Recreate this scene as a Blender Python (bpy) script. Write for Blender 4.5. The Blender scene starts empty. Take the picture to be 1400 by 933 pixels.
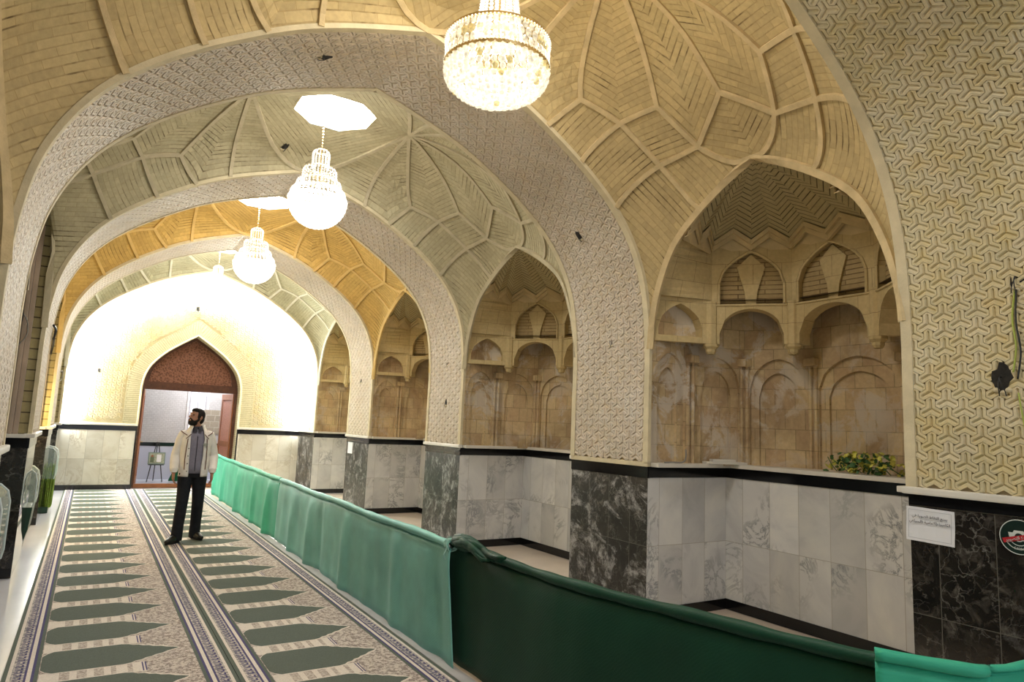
import bpy, bmesh, math, random
import numpy as np
from mathutils import Vector, Matrix, noise
from mathutils.geometry import tessellate_polygon
random.seed(11)
PI=math.pi
scn=bpy.context.scene
COL=scn.collection
# ------------------------------------------------------------------ helpers
def tag(o,label=None,cat=None,group=None,kind=None):
    if label: o['label']=label
    if cat: o['category']=cat
    if group: o['group']=group
    if kind: o['kind']=kind
    return o
def empty(name,loc=(0,0,0),rz=0,label=None,cat=None,group=None,kind=None,parent=None):
    o=bpy.data.objects.new(name,None); COL.objects.link(o)
    o.location=loc; o.rotation_euler=(0,0,rz); o.empty_display_size=.1
    if parent: o.parent=parent
    return tag(o,label,cat,group,kind)
def copy_tree(o,parent=None):
    c=o.copy(); COL.objects.link(c)
    if parent: c.parent=parent
    for ch in list(o.children): copy_tree(ch,c)
    return c
class MB:
    def __init__(s): s.v=[];s.f=[];s.uv=[];s.mi=[]
    def add(s,pts,faces,uvs=None,mi=0):
        o=len(s.v); s.v+= [tuple(p) for p in pts]
        for k,f in enumerate(faces):
            s.f.append(tuple(i+o for i in f)); s.mi.append(mi)
            s.uv.append(uvs[k] if uvs else None)
    def quad(s,a,b,c,d,uv=None,mi=0): s.add([a,b,c,d],[(0,1,2,3)],[uv] if uv else None,mi)
    def tri(s,a,b,c,uv=None,mi=0): s.add([a,b,c],[(0,1,2)],[uv] if uv else None,mi)
    def wall(s,a,b,z0,z1,mi=0,u0=0.):      # vertical quad from plan point a to b, uv in metres
        L=math.hypot(b[0]-a[0],b[1]-a[1])
        s.quad((a[0],a[1],z0),(b[0],b[1],z0),(b[0],b[1],z1),(a[0],a[1],z1),[(u0,z0),(u0+L,z0),(u0+L,z1),(u0,z1)],mi)
    def box(s,x0,x1,y0,y1,z0,z1,mi=0,bev=0.):
        x0,x1=min(x0,x1),max(x0,x1);y0,y1=min(y0,y1),max(y0,y1)
        if bev<=0:
            p=[(x,y,z) for z in (z0,z1) for y in (y0,y1) for x in (x0,x1)]
            F=[(0,2,3,1),(4,5,7,6),(0,1,5,4),(2,6,7,3),(0,4,6,2),(1,3,7,5)]
            uv=[]
            for f in F:
                q=[p[i] for i in f]; d=[max(c)-min(c) for c in zip(*q)]; ax=d.index(min(d))
                uv.append([((c[1],c[2]) if ax==0 else (c[0],c[2]) if ax==1 else (c[0],c[1])) for c in q])
            s.add(p,F,uv,mi)
        else:
            bm=bmesh.new(); bmesh.ops.create_cube(bm,size=1)
            for v in bm.verts: v.co=Vector((x0+(v.co.x+.5)*(x1-x0),y0+(v.co.y+.5)*(y1-y0),z0+(v.co.z+.5)*(z1-z0)))
            bmesh.ops.bevel(bm,geom=bm.edges[:],offset=bev,segments=2,profile=.7,affect='EDGES')
            s.bm(bm,mi)
    def bm(s,bm,mi=0,M=None):
        bm.verts.index_update()
        pts=[(M@v.co if M else v.co) for v in bm.verts]
        F=[tuple(v.index for v in f.verts) for f in bm.faces]
        uv=[]
        for f in bm.faces:
            n=f.normal; ax=max(range(3),key=lambda i:abs(n[i])); q=[v.co for v in f.verts]
            uv.append([((c[1],c[2]) if ax==0 else (c[0],c[2]) if ax==1 else (c[0],c[1])) for c in q])
        s.add(pts,F,uv,mi); bm.free()
    def tube(s,path,r,seg=8,mi=0,cap=True,ref=None):
        P=[Vector(p) for p in path]; n=len(P); R=r if isinstance(r,(list,tuple)) else [r]*n
        pts=[];up=None
        for i in range(n):
            t=(P[min(i+1,n-1)]-P[max(i-1,0)]).normalized()
            if up is None:
                a=Vector(ref) if ref else (Vector((0,0,1)) if abs(t.z)<.9 else Vector((1,0,0)))
            else: a=up
            x=(a-t*a.dot(t)).normalized(); up=x; y=t.cross(x)
            rr=R[i]; rx,ry=(rr if isinstance(rr,(list,tuple)) else (rr,rr))
            for k in range(seg):
                an=2*PI*k/seg; pts.append(P[i]+x*(math.cos(an)*rx)+y*(math.sin(an)*ry))
        F=[]
        for i in range(n-1):
            for k in range(seg):
                k2=(k+1)%seg; F.append((i*seg+k,i*seg+k2,(i+1)*seg+k2,(i+1)*seg+k))
        if cap: F.append(tuple(range(seg))[::-1]); F.append(tuple((n-1)*seg+k for k in range(seg)))
        s.add(pts,F,None,mi)
    def lathe(s,prof,c=(0,0,0),seg=32,mi=0,close=False):
        pts=[];n=len(prof)
        for r,z in prof:
            for k in range(seg):
                a=2*PI*k/seg; pts.append((c[0]+r*math.cos(a),c[1]+r*math.sin(a),c[2]+z))
        F=[(i*seg+k,i*seg+(k+1)%seg,(i+1)*seg+(k+1)%seg,(i+1)*seg+k) for i in range(n-1) for k in range(seg)]
        s.add(pts,F,None,mi)
    def ball(s,c,r,seg=8,rings=6,mi=0):
        rx,ry,rz=r if isinstance(r,(tuple,list)) else (r,r,r)
        s.lathe0(c,rx,ry,rz,seg,rings,mi)
    def lathe0(s,c,rx,ry,rz,seg,rings,mi):
        pts=[(c[0],c[1],c[2]-rz)]
        for i in range(1,rings):
            a=-PI/2+PI*i/rings
            for k in range(seg):
                b=2*PI*k/seg; pts.append((c[0]+rx*math.cos(a)*math.cos(b),c[1]+ry*math.cos(a)*math.sin(b),c[2]+rz*math.sin(a)))
        pts.append((c[0],c[1],c[2]+rz)); F=[]
        for k in range(seg):
            F.append((0,1+(k+1)%seg,1+k)); o=1+(rings-2)*seg
            F.append((len(pts)-1,o+k,o+(k+1)%seg))
        for i in range(rings-2):
            for k in range(seg):
                k2=(k+1)%seg; F.append((1+i*seg+k,1+i*seg+k2,1+(i+1)*seg+k2,1+(i+1)*seg+k))
        s.add(pts,F,None,mi)
    def holed(s,O,S,N,outer,holes=(),mi=0,thick=0.,flip=False):
        """panel in plane O + a*S + b*Z, facing N; holes=[(loop,depth,back_mi or None,reveal_mi)]"""
        O=Vector(O);S=Vector(S).normalized();N=Vector(N).normalized();Z=Vector((0,0,1))
        P=lambda q,d=0.: O+S*q[0]+Z*q[1]-N*d
        loops=[[Vector((a,b,0)) for a,b in outer]]+[[Vector((a,b,0)) for a,b in h[0]] for h in holes]
        flat=[q for l in loops for q in l]
        for t in tessellate_polygon(loops):
            q=[flat[i] for i in t]
            ar=(q[1]-q[0]).cross(q[2]-q[0]).z
            if abs(ar)<1e-10: continue
            want=S.cross(Z).dot(N)
            if ar*want<0: q=q[::-1]
            s.add([P(c) for c in q],[(0,1,2)],[[(c.x,c.y) for c in q]],mi)
        for h in holes:
            loop,dep,back,rmi=h; m=len(loop); acc=0
            for i in range(m):
                a=loop[i];b=loop[(i+1)%m]; L=math.hypot(b[0]-a[0],b[1]-a[1])
                s.quad(P(a),P(b),P(b,dep),P(a,dep),[(acc,0),(acc+L,0),(acc+L,dep),(acc,dep)],rmi); acc+=L
            if back is not None:
                lp=[Vector((a,b,0)) for a,b in loop]
                for t in tessellate_polygon([lp]):
                    q=[lp[i] for i in t]; s.add([P(c,dep) for c in q],[(0,1,2)],[[(c.x,c.y) for c in q]],back)
        if thick:
            m=len(outer)
            for i in range(m):
                a=outer[i];b=outer[(i+1)%m]; L=math.hypot(b[0]-a[0],b[1]-a[1])
                s.quad(P(a),P(b),P(b,thick),P(a,thick),[(0,0),(L,0),(L,thick),(0,thick)],mi)
    def build(s,name,mats,parent=None,smooth=False,loc=None,auto=None):
        me=bpy.data.meshes.new(name)
        me.from_pydata(s.v,[],s.f)
        mats=mats if isinstance(mats,(list,tuple)) else [mats]
        for m in mats: me.materials.append(m)
        uvl=me.uv_layers.new(name='UVMap')
        me.polygons.foreach_set('material_index',s.mi)
        data=np.zeros((len(me.loops),2),np.float32)
        co=s.v
        k=0
        for fi,f in enumerate(s.f):
            u=s.uv[fi]
            if u is None:
                for j,i in enumerate(f): c=co[i]; data[k+j]=(c[0]+c[1],c[2])
            else:
                for j in range(len(f)): data[k+j]=u[j]
            k+=len(f)
        uvl.data.foreach_set('uv',data.ravel())
        if smooth: me.polygons.foreach_set('use_smooth',[True]*len(me.polygons))
        me.update()
        o=bpy.data.objects.new(name,me); COL.objects.link(o)
        if parent: o.parent=parent
        if loc: o.location=loc
        return o
def arch_loop(a0,a1,zb,zs,zt,n=7,pointed=1.35):
    """closed loop: base zb, springing zs, crown zt, between a0..a1 (counter-clockwise from lower left)"""
    c=(a0+a1)/2;h=(a1-a0)/2; L=[(a0,zb),(a1,zb)]
    for i in range(0,2*n+1):
        t=1-i/n   # 1..-1
        z=zs+(zt-zs)*max(0,(1-abs(t)**pointed))**(1/1.9)
        L.append((c+h*t,z))
    if abs(zs-zb)<1e-6: L=L[2:]
    return L
def spline(pts,n=80):
    P=np.array(pts,float); d=np.r_[0,np.cumsum(np.hypot(*np.diff(P,axis=0).T))]
    # Catmull-Rom (centripetal-ish by chord), sampled uniformly in arc length
    m=np.gradient(P,d,axis=0)
    tt=np.linspace(0,d[-1],600); k=np.clip(np.searchsorted(d,tt,side='right')-1,0,len(P)-2)
    h=(d[k+1]-d[k]); u=(tt-d[k])/h; h=h[:,None];u=u[:,None]
    Q=(2*u**3-3*u**2+1)*P[k]+(u**3-2*u**2+u)*h*m[k]+(-2*u**3+3*u**2)*P[k+1]+(u**3-u**2)*h*m[k+1]
    D=np.r_[0,np.cumsum(np.hypot(*np.diff(Q,axis=0).T))]
    t2=np.linspace(0,D[-1],n)
    return np.c_[np.interp(t2,D,Q[:,0]),np.interp(t2,D,Q[:,1])],D[-1]
# ------------------------------------------------------------------ materials
class NT:
    def __init__(s,name):
        s.m=bpy.data.materials.new(name); s.m.use_nodes=True; s.t=s.m.node_tree; s.t.nodes.clear()
        s.out=s.n('ShaderNodeOutputMaterial'); s.b=s.n('ShaderNodeBsdfPrincipled'); s.l(s.b.outputs[0],s.out.inputs[0])
        s._uv=s._ob=None
    def n(s,t,**kw):
        x=s.t.nodes.new(t)
        for k,v in kw.items(): setattr(x,k,v)
        return x
    def l(s,a,b): s.t.links.new(a,b)
    def set(s,node,**kw):
        for k,v in kw.items():
            i=node.inputs[k.replace('_',' ')]
            if hasattr(v,'is_linked') or isinstance(v,bpy.types.NodeSocket): s.l(v,i)
            else: i.default_value=v
        return node
    def uv(s):
        if not s._uv: s._uv=s.n('ShaderNodeTexCoord')
        return s._uv.outputs['UV']
    def ob(s):
        if not s._ob: s._ob=s.n('ShaderNodeNewGeometry')
        return s._ob.outputs['Position']
    def noise(s,scale,detail=4,rough=.55,vec=None,dist=0):
        x=s.n('ShaderNodeTexNoise'); s.set(x,Vector=vec or s.ob(),Scale=scale,Detail=detail,Roughness=rough,Distortion=dist); return x.outputs['Fac']
    def ramp(s,fac,stops,interp='LINEAR'):
        x=s.n('ShaderNodeValToRGB'); x.color_ramp.interpolation=interp; e=x.color_ramp.elements
        while len(e)<len(stops): e.new(.5)
        for i,(p,c) in enumerate(stops):
            e[i].position=p; e[i].color=(c,c,c,1) if isinstance(c,(int,float)) else (*c,1)
        s.l(fac,x.inputs[0]); return x.outputs[0]
    def mix(s,f,a,b,mode='MIX'):
        x=s.n('ShaderNodeMix',data_type='RGBA',blend_type=mode); 
        for i,v in ((0,f),(6,a),(7,b)):
            if isinstance(v,bpy.types.NodeSocket): s.l(v,x.inputs[i])
            else: x.inputs[i].default_value=(v if i==0 else (*v,1) if len(v)==3 else v)
        return x.outputs[2]
    def math(s,op,a,b=0,c=None):
        x=s.n('ShaderNodeMath',operation=op)
        for i,v in enumerate((a,b) if c is None else (a,b,c)):
            if isinstance(v,bpy.types.NodeSocket): s.l(v,x.inputs[i])
            else: x.inputs[i].default_value=v
        return x.outputs[0]
    def bump(s,h,strength=.5,dist=.01,nrm=None):
        x=s.n('ShaderNodeBump'); s.set(x,Height=h,Strength=strength,Distance=dist)
        if nrm: s.l(nrm,x.inputs['Normal'])
        return x.outputs[0]
    def fin(s,color=None,rough=.6,normal=None,spec=.4,**kw):
        b=s.b
        if color is not None:
            if isinstance(color,bpy.types.NodeSocket): s.l(color,b.inputs['Base Color'])
            else: b.inputs['Base Color'].default_value=(*color,1)
        if isinstance(rough,bpy.types.NodeSocket): s.l(rough,b.inputs['Roughness'])
        else: b.inputs['Roughness'].default_value=rough
        b.inputs['Specular IOR Level'].default_value=spec
        if normal: s.l(normal,b.inputs['Normal'])
        for k,v in kw.items():
            i=b.inputs[k.replace('_',' ')]
            if isinstance(v,bpy.types.NodeSocket): s.l(v,i)
            else: i.default_value=v
        return s.m
def flat(name,c,rough=.6,var=.12,scale=6,spec=.35,bump=0,**kw):
    t=NT(name); f=t.noise(scale,5)
    col=t.mix(t.ramp(f,[(.25,0.),(.75,1.)]),tuple(x*(1-var) for x in c),tuple(min(1,x*(1+var)) for x in c))
    nr=t.bump(t.noise(scale*8,3),bump,.01) if bump else None
    return t.fin(col,rough,nr,spec,**kw)
def m_brick(name,c1,c2,mort,w=.2,h=.058,mor=.0045,bump=.6,big=(1.,1.),stain=None):
    t=NT(name); br=t.n('ShaderNodeTexBrick'); br.offset=.5; br.squash=1
    t.set(br,Vector=t.uv(),Color1=(*c1,1),Color2=(*c2,1),Mortar=(*mort,1),Scale=1.,Mortar_Size=mor,Mortar_Smooth=.25,Bias=0.,Brick_Width=w,Row_Height=h)
    g=t.noise(1.3,4); col=t.mix(.45,br.outputs['Color'],t.ramp(g,[(.3,tuple(x*.72 for x in c1)),(.55,c1),(.75,tuple(min(1,x*1.25) for x in c2))]))
    f2=t.noise(28,4); col=t.mix(.35,col,t.ramp(f2,[(.3,.55),(.7,1.)]),'MULTIPLY')
    # only part of the joints stay open and dark
    gap=t.math('MULTIPLY',br.outputs['Fac'],t.ramp(t.noise(5,3),[(.42,.15),(.58,1.)]))
    col=t.mix(gap,col,mort)
    if stain: col=stain(t,col)
    hgt=t.math('SUBTRACT',t.math('MULTIPLY',f2,.25),br.outputs['Fac'])
    return t.fin(col,.75,t.bump(hgt,bump,.012),.25)
def m_stone_tiles(name,kind):
    t=NT(name); uv=t.uv()
    sep=t.n('ShaderNodeSeparateXYZ'); t.l(uv,sep.inputs[0])
    W,Hh=(.31,.66)
    fu=t.math('FLOOR',t.math('DIVIDE',sep.outputs[0],W)); fv=t.math('FLOOR',t.math('DIVIDE',sep.outputs[1],Hh))
    cb=t.n('ShaderNodeCombineXYZ'); t.l(fu,cb.inputs[0]); t.l(fv,cb.inputs[1])
    wn=t.n('ShaderNodeTexWhiteNoise'); t.l(cb.outputs[0],wn.inputs[0])
    # every slab takes its veins from another place of the block
    off=t.n('ShaderNodeVectorMath',operation='MULTIPLY_ADD'); t.l(wn.outputs['Color'],off.inputs[0]); off.inputs[1].default_value=(9,9,9); t.l(t.ob(),off.inputs[2])
    br=t.n('ShaderNodeTexBrick'); br.offset=0; br.squash=1
    t.set(br,Vector=uv,Scale=1.,Mortar_Size=.0025,Mortar_Smooth=.1,Brick_Width=W,Row_Height=Hh)
    if kind in('white','cream'):
        A_,B_,C_=((.52,.52,.54),(.67,.67,.67),(.77,.76,.73)) if kind=='white' else ((.60,.55,.45),(.74,.71,.63),(.80,.78,.72))
        n1=t.noise(1.6,6,.6,off.outputs[0],1.2); n2=t.noise(2.6,8,.68,off.outputs[0],2.2)
        vein=t.ramp(t.math('ABSOLUTE',t.math('SUBTRACT',n2,.5)),[(0,.0),(.012,.55),(.05,1.)])
        sparse=t.ramp(t.noise(1.1,3,.5,off.outputs[0]),[(.5,1.),(.66,0.)])
        vein=t.math('MAXIMUM',vein,sparse)
        base=t.ramp(n1,[(.25,A_),(.5,B_),(.75,C_)])
        base=t.mix(1.,base,t.ramp(wn.outputs['Value'],[(0,.74),(1,1.06)]),'MULTIPLY')
        col=t.mix(vein,(.16,.17,.19) if kind=='white' else (.42,.36,.27),base); col=t.mix(br.outputs['Fac'],col,(.38,.36,.32))
        return t.fin(col,.22,None,.45)
    vo=t.n('ShaderNodeTexVoronoi',feature='DISTANCE_TO_EDGE'); d=t.n('ShaderNodeVectorMath',operation='MULTIPLY_ADD')
    nz=t.n('ShaderNodeTexNoise'); t.set(nz,Vector=off.outputs[0],Scale=7.,Detail=6.)
    t.l(nz.outputs['Color'],d.inputs[0]); d.inputs[1].default_value=(.32,.32,.32); t.l(off.outputs[0],d.inputs[2])
    t.set(vo,Vector=d.outputs[0],Scale=9.)
    vein=t.ramp(vo.outputs['Distance'],[(0,1.),(.012,.35),(.05,0.)])
    mask=t.ramp(t.noise(3.2,5,.6,off.outputs[0]),[(.45,0.),(.7,1.)])
    base=t.ramp(t.noise(4,5,.6,off.outputs[0]),[(.3,(.008,.007,.007)),(.6,(.022,.018,.015)),(.8,(.06,.05,.042))])
    cl=t.math('MULTIPLY',t.ramp(t.noise(10,9,.7,off.outputs[0],.8),[(.5,0.),(.68,1.)]),t.ramp(t.noise(2.6,4,.6,off.outputs[0]),[(.42,0.),(.6,1.)]))
    base=t.mix(cl,base,(.13,.115,.10)); col=t.mix(t.math('MULTIPLY',vein,t.math('MULTIPLY',mask,.75)),base,(.36,.34,.31))
    sc=t.ramp(t.noise(2.3,9,.72,t.ob(),1.5),[(.50 if kind=='scuffed' else .56,0.),(.58 if kind=='scuffed' else .63,.8)])
    sc=t.math('MULTIPLY',sc,t.ramp(t.noise(14,5,.7),[(.4,.05),(.62,1.)]))
    sc2=t.math('MULTIPLY',sc,.95 if kind=='scuffed' else .18)
    col=t.mix(sc2,col,(.42,.41,.41)); col=t.mix(t.math('MULTIPLY',br.outputs['Fac'],.6),col,(.16,.15,.13))
    return t.fin(col,{'polished':.02,'scuffed':.38}.get(kind,.14),None,.3 if kind=='scuffed' else .6)
MAT={}
def vault_mat(name,c):
    t=NT(name); d=tuple(x*.70 for x in c)
    br=t.n('ShaderNodeTexBrick'); br.offset=.5; br.squash=1
    t.set(br,Vector=t.uv(),Color1=(*tuple(min(1,x*1.08) for x in c),1),Color2=(*d,1),Mortar=(c[0]*.72,c[1]*.66,c[2]*.55,1),Scale=1.,Mortar_Size=.003,Mortar_Smooth=.3,Bias=-.25,Brick_Width=.21,Row_Height=.054)
    rw=t.n('ShaderNodeTexBrick'); rw.offset=0; rw.squash=1
    t.set(rw,Vector=t.uv(),Scale=1.,Mortar_Size=.0055,Mortar_Smooth=.15,Brick_Width=60.,Row_Height=.054)
    g=t.noise(1.1,4); col=t.mix(.5,br.outputs['Color'],t.ramp(g,[(.3,tuple(x*.74 for x in c)),(.55,c),(.75,(min(1,c[0]*1.15),min(1,c[1]*1.25),c[2]*1.35))]))
    f2=t.noise(26,4); col=t.mix(.35,col,t.ramp(f2,[(.3,.55),(.7,1.)]),'MULTIPLY')
    gap=t.math('MULTIPLY',rw.outputs['Fac'],t.ramp(t.noise(3.2,4,.65),[(.50,.06),(.66,.85)]))
    col=t.mix(gap,col,(c[0]*.20,c[1]*.16,c[2]*.13))
    h=t.math('SUBTRACT',t.math('MULTIPLY',f2,.25),t.math('MAXIMUM',gap,t.math('MULTIPLY',br.outputs['Fac'],.35)))
    return t.fin(col,.78,t.bump(h,.55,.012),.22)
MAT['vault_a']=vault_mat('tan brick vault',(.54,.42,.215))
MAT['vault_b']=vault_mat('olive brick vault',(.49,.435,.28))
MAT['vault_c']=vault_mat('ochre brick vault',(.66,.46,.16))
MAT['vault_d']=vault_mat('pale brick vault',(.50,.47,.32))
MAT['rib']=flat('tan rib brick',(.56,.44,.25),.8,.2,9,.2,.25); MAT['rib_b']=flat('pale olive rib',(.48,.42,.29),.8,.14,9,.2,.2); MAT['rib_d']=flat('near white rib',(.66,.63,.52),.8,.1,9,.2,.2)
MAT['rib_c']=flat('ochre plaster rib',(.66,.48,.20),.8,.12,9,.2,.2)
MAT['edge_tan']=flat('tan stone moulding',(.58,.46,.26),.8,.14,7,.2,.25)
MAT['edge']=flat('pale plaster edging',(.60,.52,.35),.8,.14,7,.2,.25)
def m_relief(nm,A,B,C,Y):
    t=NT(nm); g=t.noise(1.5,4); f=t.noise(9,3)
    col=t.ramp(g,[(.3,A),(.5,B),(.72,C)])
    col=t.mix(t.ramp(f,[(.45,0.),(.7,.55)]),col,Y)
    wn=t.n('ShaderNodeTexWhiteNoise',noise_dimensions='2D'); t.l(t.uv(),wn.inputs[0])
    col=t.mix(t.ramp(wn.outputs['Value'],[(.6,0.),(1,.55)]),col,(C[0]*1.08,C[1]*1.02,C[2])); col=t.mix(t.ramp(wn.outputs['Value'],[(0,.35),(.3,0.)]),col,(Y[0]*.95,Y[1]*.88,Y[2]*.95))
    f3=t.noise(60,3); col=t.mix(.3,col,t.ramp(f3,[(.3,.6),(.7,1.)]),'MULTIPLY')
    return t.fin(col,.6,t.bump(f3,.25,.004),.35)
MAT['relief']=m_relief('cream glazed relief tile',(.52,.45,.28),(.60,.525,.33),(.65,.60,.45),(.62,.49,.21)); MAT['relief_grey']=m_relief('lilac grey relief tile',(.52,.45,.36),(.59,.515,.41),(.64,.58,.50),(.60,.49,.33))
MAT['relief_bed']=flat('relief tile bed',(.36,.29,.18),.8,.15,9,.2,.2)
def stainfx(t,col):
    bk=t.ramp(t.noise(.9,6,.65,t.ob(),.8),[(.46,0.),(.64,.6)])
    col=t.mix(bk,col,(.17,.10,.055))
    z=t.n('ShaderNodeSeparateXYZ'); t.l(t.ob(),z.inputs[0])
    low=t.ramp(z.outputs[2],[(0,1.),(1,1.)])
    wt=t.ramp(t.noise(2.6,10,.72,t.ob(),.6),[(.49,0.),(.56,.85)])
    wt=t.math('MULTIPLY',wt,t.ramp(t.noise(.7,3),[(.40,.15),(.56,1.)]))
    wt=t.math('MULTIPLY',wt,t.ramp(z.outputs[2],[(.0,1.),(1.,1.)]))
    return t.mix(t.math('MULTIPLY',wt,.8),col,(.60,.55,.48))
def m_niche(name,c,w=.3,h=.24,mor=.004):
    return m_brick(name,(c[0]*1.12,c[1]*1.12,c[2]*1.2),(c[0]*.72,c[1]*.58,c[2]*.66),tuple(x*.45 for x in c),w=w,h=h,mor=mor,bump=.35,stain=stainfx)
MAT['niche']=m_niche('weathered niche stone',(.62,.485,.26),w=.19,h=.2)
MAT['canopy']=m_brick('niche canopy stone',(.62,.49,.26),(.52,.40,.195),(.2,.13,.06),w=.26,h=.2,mor=.002,bump=.3)
MAT['flute']=m_brick('niche fluted brick',(.54,.45,.25),(.48,.39,.20),(.07,.055,.03),w=9.,h=.066,mor=.006,bump=.8)
MAT['strip_brick']=m_brick('niche thin brick',(.48,.36,.18),(.40,.29,.13),(.16,.10,.05),w=.5,h=.045,mor=.005,bump=.7)
MAT['dark_recess']=flat('darkened recess stone',(.13,.10,.065),.9,.4,5,.1,.3)  # recess darkness is put into the stone colour
MAT['white_tile']=m_stone_tiles('white veined marble','white')
MAT['end_tile']=m_stone_tiles('cream veined marble','cream')
MAT['dark_tile']=m_stone_tiles('dark veined marble','dark')
MAT['dark_scuff']=m_stone_tiles('scuffed dark marble','scuffed')
MAT['dark_polish']=m_stone_tiles('polished dark marble','polished')
MAT['black']=flat('black polished granite',(.006,.006,.007),.12,.2,20,.5)
MAT['ledge']=flat('white ledge marble',(.66,.63,.57),.3,.1,5,.4)
MAT['floor_w']=flat('white floor marble',(.60,.60,.64),.15,.05,2,.5)
MAT['floor_b']=flat('beige floor stone',(.62,.53,.44),.35,.1,3,.4)
MAT['jamb']=flat('pinkish jamb marble',(.40,.31,.24),.35,.2,4,.4)
MAT['left_brick']=m_brick('left wall brick',(.42,.36,.19),(.36,.30,.15),(.08,.06,.04),w=.6,h=.11,mor=.007,bump=.8)
MAT['voussoir']=m_brick('pale soldier brick',(.64,.58,.38),(.58,.52,.33),(.30,.26,.15),w=.6,h=.045,mor=.005,bump=.7)
# ------------------------------------------------------------------ light levels
SKY_STR=40.; ROPE=1000.; WORLD=1.35; EXPO=-.12
CH0_W=12; CH1_W=80; CH2_W=45; CH3_W=45; CH4_W=25; FAR_W=170; OCHRE_W=38
# ------------------------------------------------------------------ the place: measures in metres
XC,HW=2.0,2.5; XR,XL=4.5,-.5
LEDGE=1.43; YEND=17.18
NEAR={1:1.08,2:4.718,3:8.506,4:12.186,5:15.827,0:-2.6}
FAR={0:-1.35,1:2.336,2:5.893,3:9.654,4:13.456,5:17.18}
BAY={b:(FAR[b],NEAR[b+1]) for b in (0,1,2,3,4)}
PROF=[(0,4.875),(.36,4.765),(.7,4.65),(1.0,4.525),(1.35,4.33),(1.78,4.04),(1.98,3.87),(2.16,3.67),(2.31,3.43),(2.42,3.15),(2.475,2.85),(2.5,2.5)]
NICH=[(0,4.05),(.2,3.94),(.48,3.74),(.74,3.48),(.9,3.12),(.975,2.8),(1.,2.5)]
WS=[0,.5,1.0,1.6,2.1,2.3,2.42,2.475,2.5]; WV=[.24,.35,.455,.50,.505,.555,.67,.81,1.]
CV,_=spline(PROF,160); NV,_=spline(NICH,160); TT=np.linspace(0,1,160)
ZCS,_=spline([(0,5.175),(.45,5.175),(.9,5.15),(1.3,5.06),(1.6,4.93),(2.1,4.51),(2.3,4.31),(2.42,4.18),(2.5,4.05)],300)
WX=np.linspace(0,2.5,400); WD=(np.interp(WX,ZCS[:,0],ZCS[:,1])-np.interp(WX,CV[:,0],CV[:,1]))/1.55
ws_f=lambda x: float(np.interp(x,WX,WD))
NICL=[(0,4.05),(.3,4.04),(.6,4.0),(.85,3.9),(.95,3.72),(.985,3.3),(1.,2.5)]
NLV=np.interp(NV[:,0],[q[0] for q in NICL],[q[1] for q in NICL])
def sig(dx): return float(np.interp(abs(dx),CV[:,0],TT))
def bet(b): return float(np.interp(abs(b),NV[:,0],TT))*(1 if b>=0 else -1)
class Vault:
    def __init__(s,b):
        s.b=b
        s.f,s.n=BAY[b]; s.ym=(s.f+s.n)/2; s.hd=(s.n-s.f)/2
    def P(s,g,t,side=1):
        """g: 0 crown .. 1 wall, t: -1..1 along the bay"""
        g=min(1,max(0,g)); a=min(1,abs(t)); sg=1 if t>=0 else -1
        dx=float(np.interp(g,TT,CV[:,0])); z=float(np.interp(g,TT,CV[:,1]))
        b=float(np.interp(a,TT,NV[:,0])); nz=float(np.interp(a,TT,NV[:,1])); nl=float(np.interp(a,TT,NLV))
        if side<0 and s.b!=1: k_=min(1,max(0,(g-.70)/.3)); nz+=(nl-nz)*k_*k_
        d0=dx
        if side<0: dx+=.13*min(1,max(0,(g-.62)/.3))*(1-float(np.interp(a,TT,NV[:,0]))**8)
        return Vector((XC+side*dx, s.ym+s.hd*b*sg, z+ws_f(d0)*(nz-2.5)))
    def N(s,g,t,side=1):
        e=.01
        a=s.P(min(1,g+e),t,side)-s.P(max(0,g-e),t,side); b=s.P(g,min(1,t+e),side)-s.P(g,max(-1,t-e),side)
        n=a.cross(b).normalized(); c=Vector((XC,s.ym,2.2))-s.P(g,t,side)
        return n if n.dot(c)>0 else -n
LAT=dict(A=(.9,0),T0=(0,1),T=(.85,1),V0=(1.21,1),V1=(1.43,.84),V2=(1.81,.75),V3=(1.92,.45),V4=(2.28,.33),V5=(2.1,0),
  M1=(2.21,.66),N=(2.5,0),e1=(2.5,.47),a1=(1.6,1),a2=(2.03,1),K=(2.5,1.0))
LP={k:(sig(v[0]),bet(v[1])) for k,v in LAT.items()}
LP['K']=(1.,1.)
SKYR=.44
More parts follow.
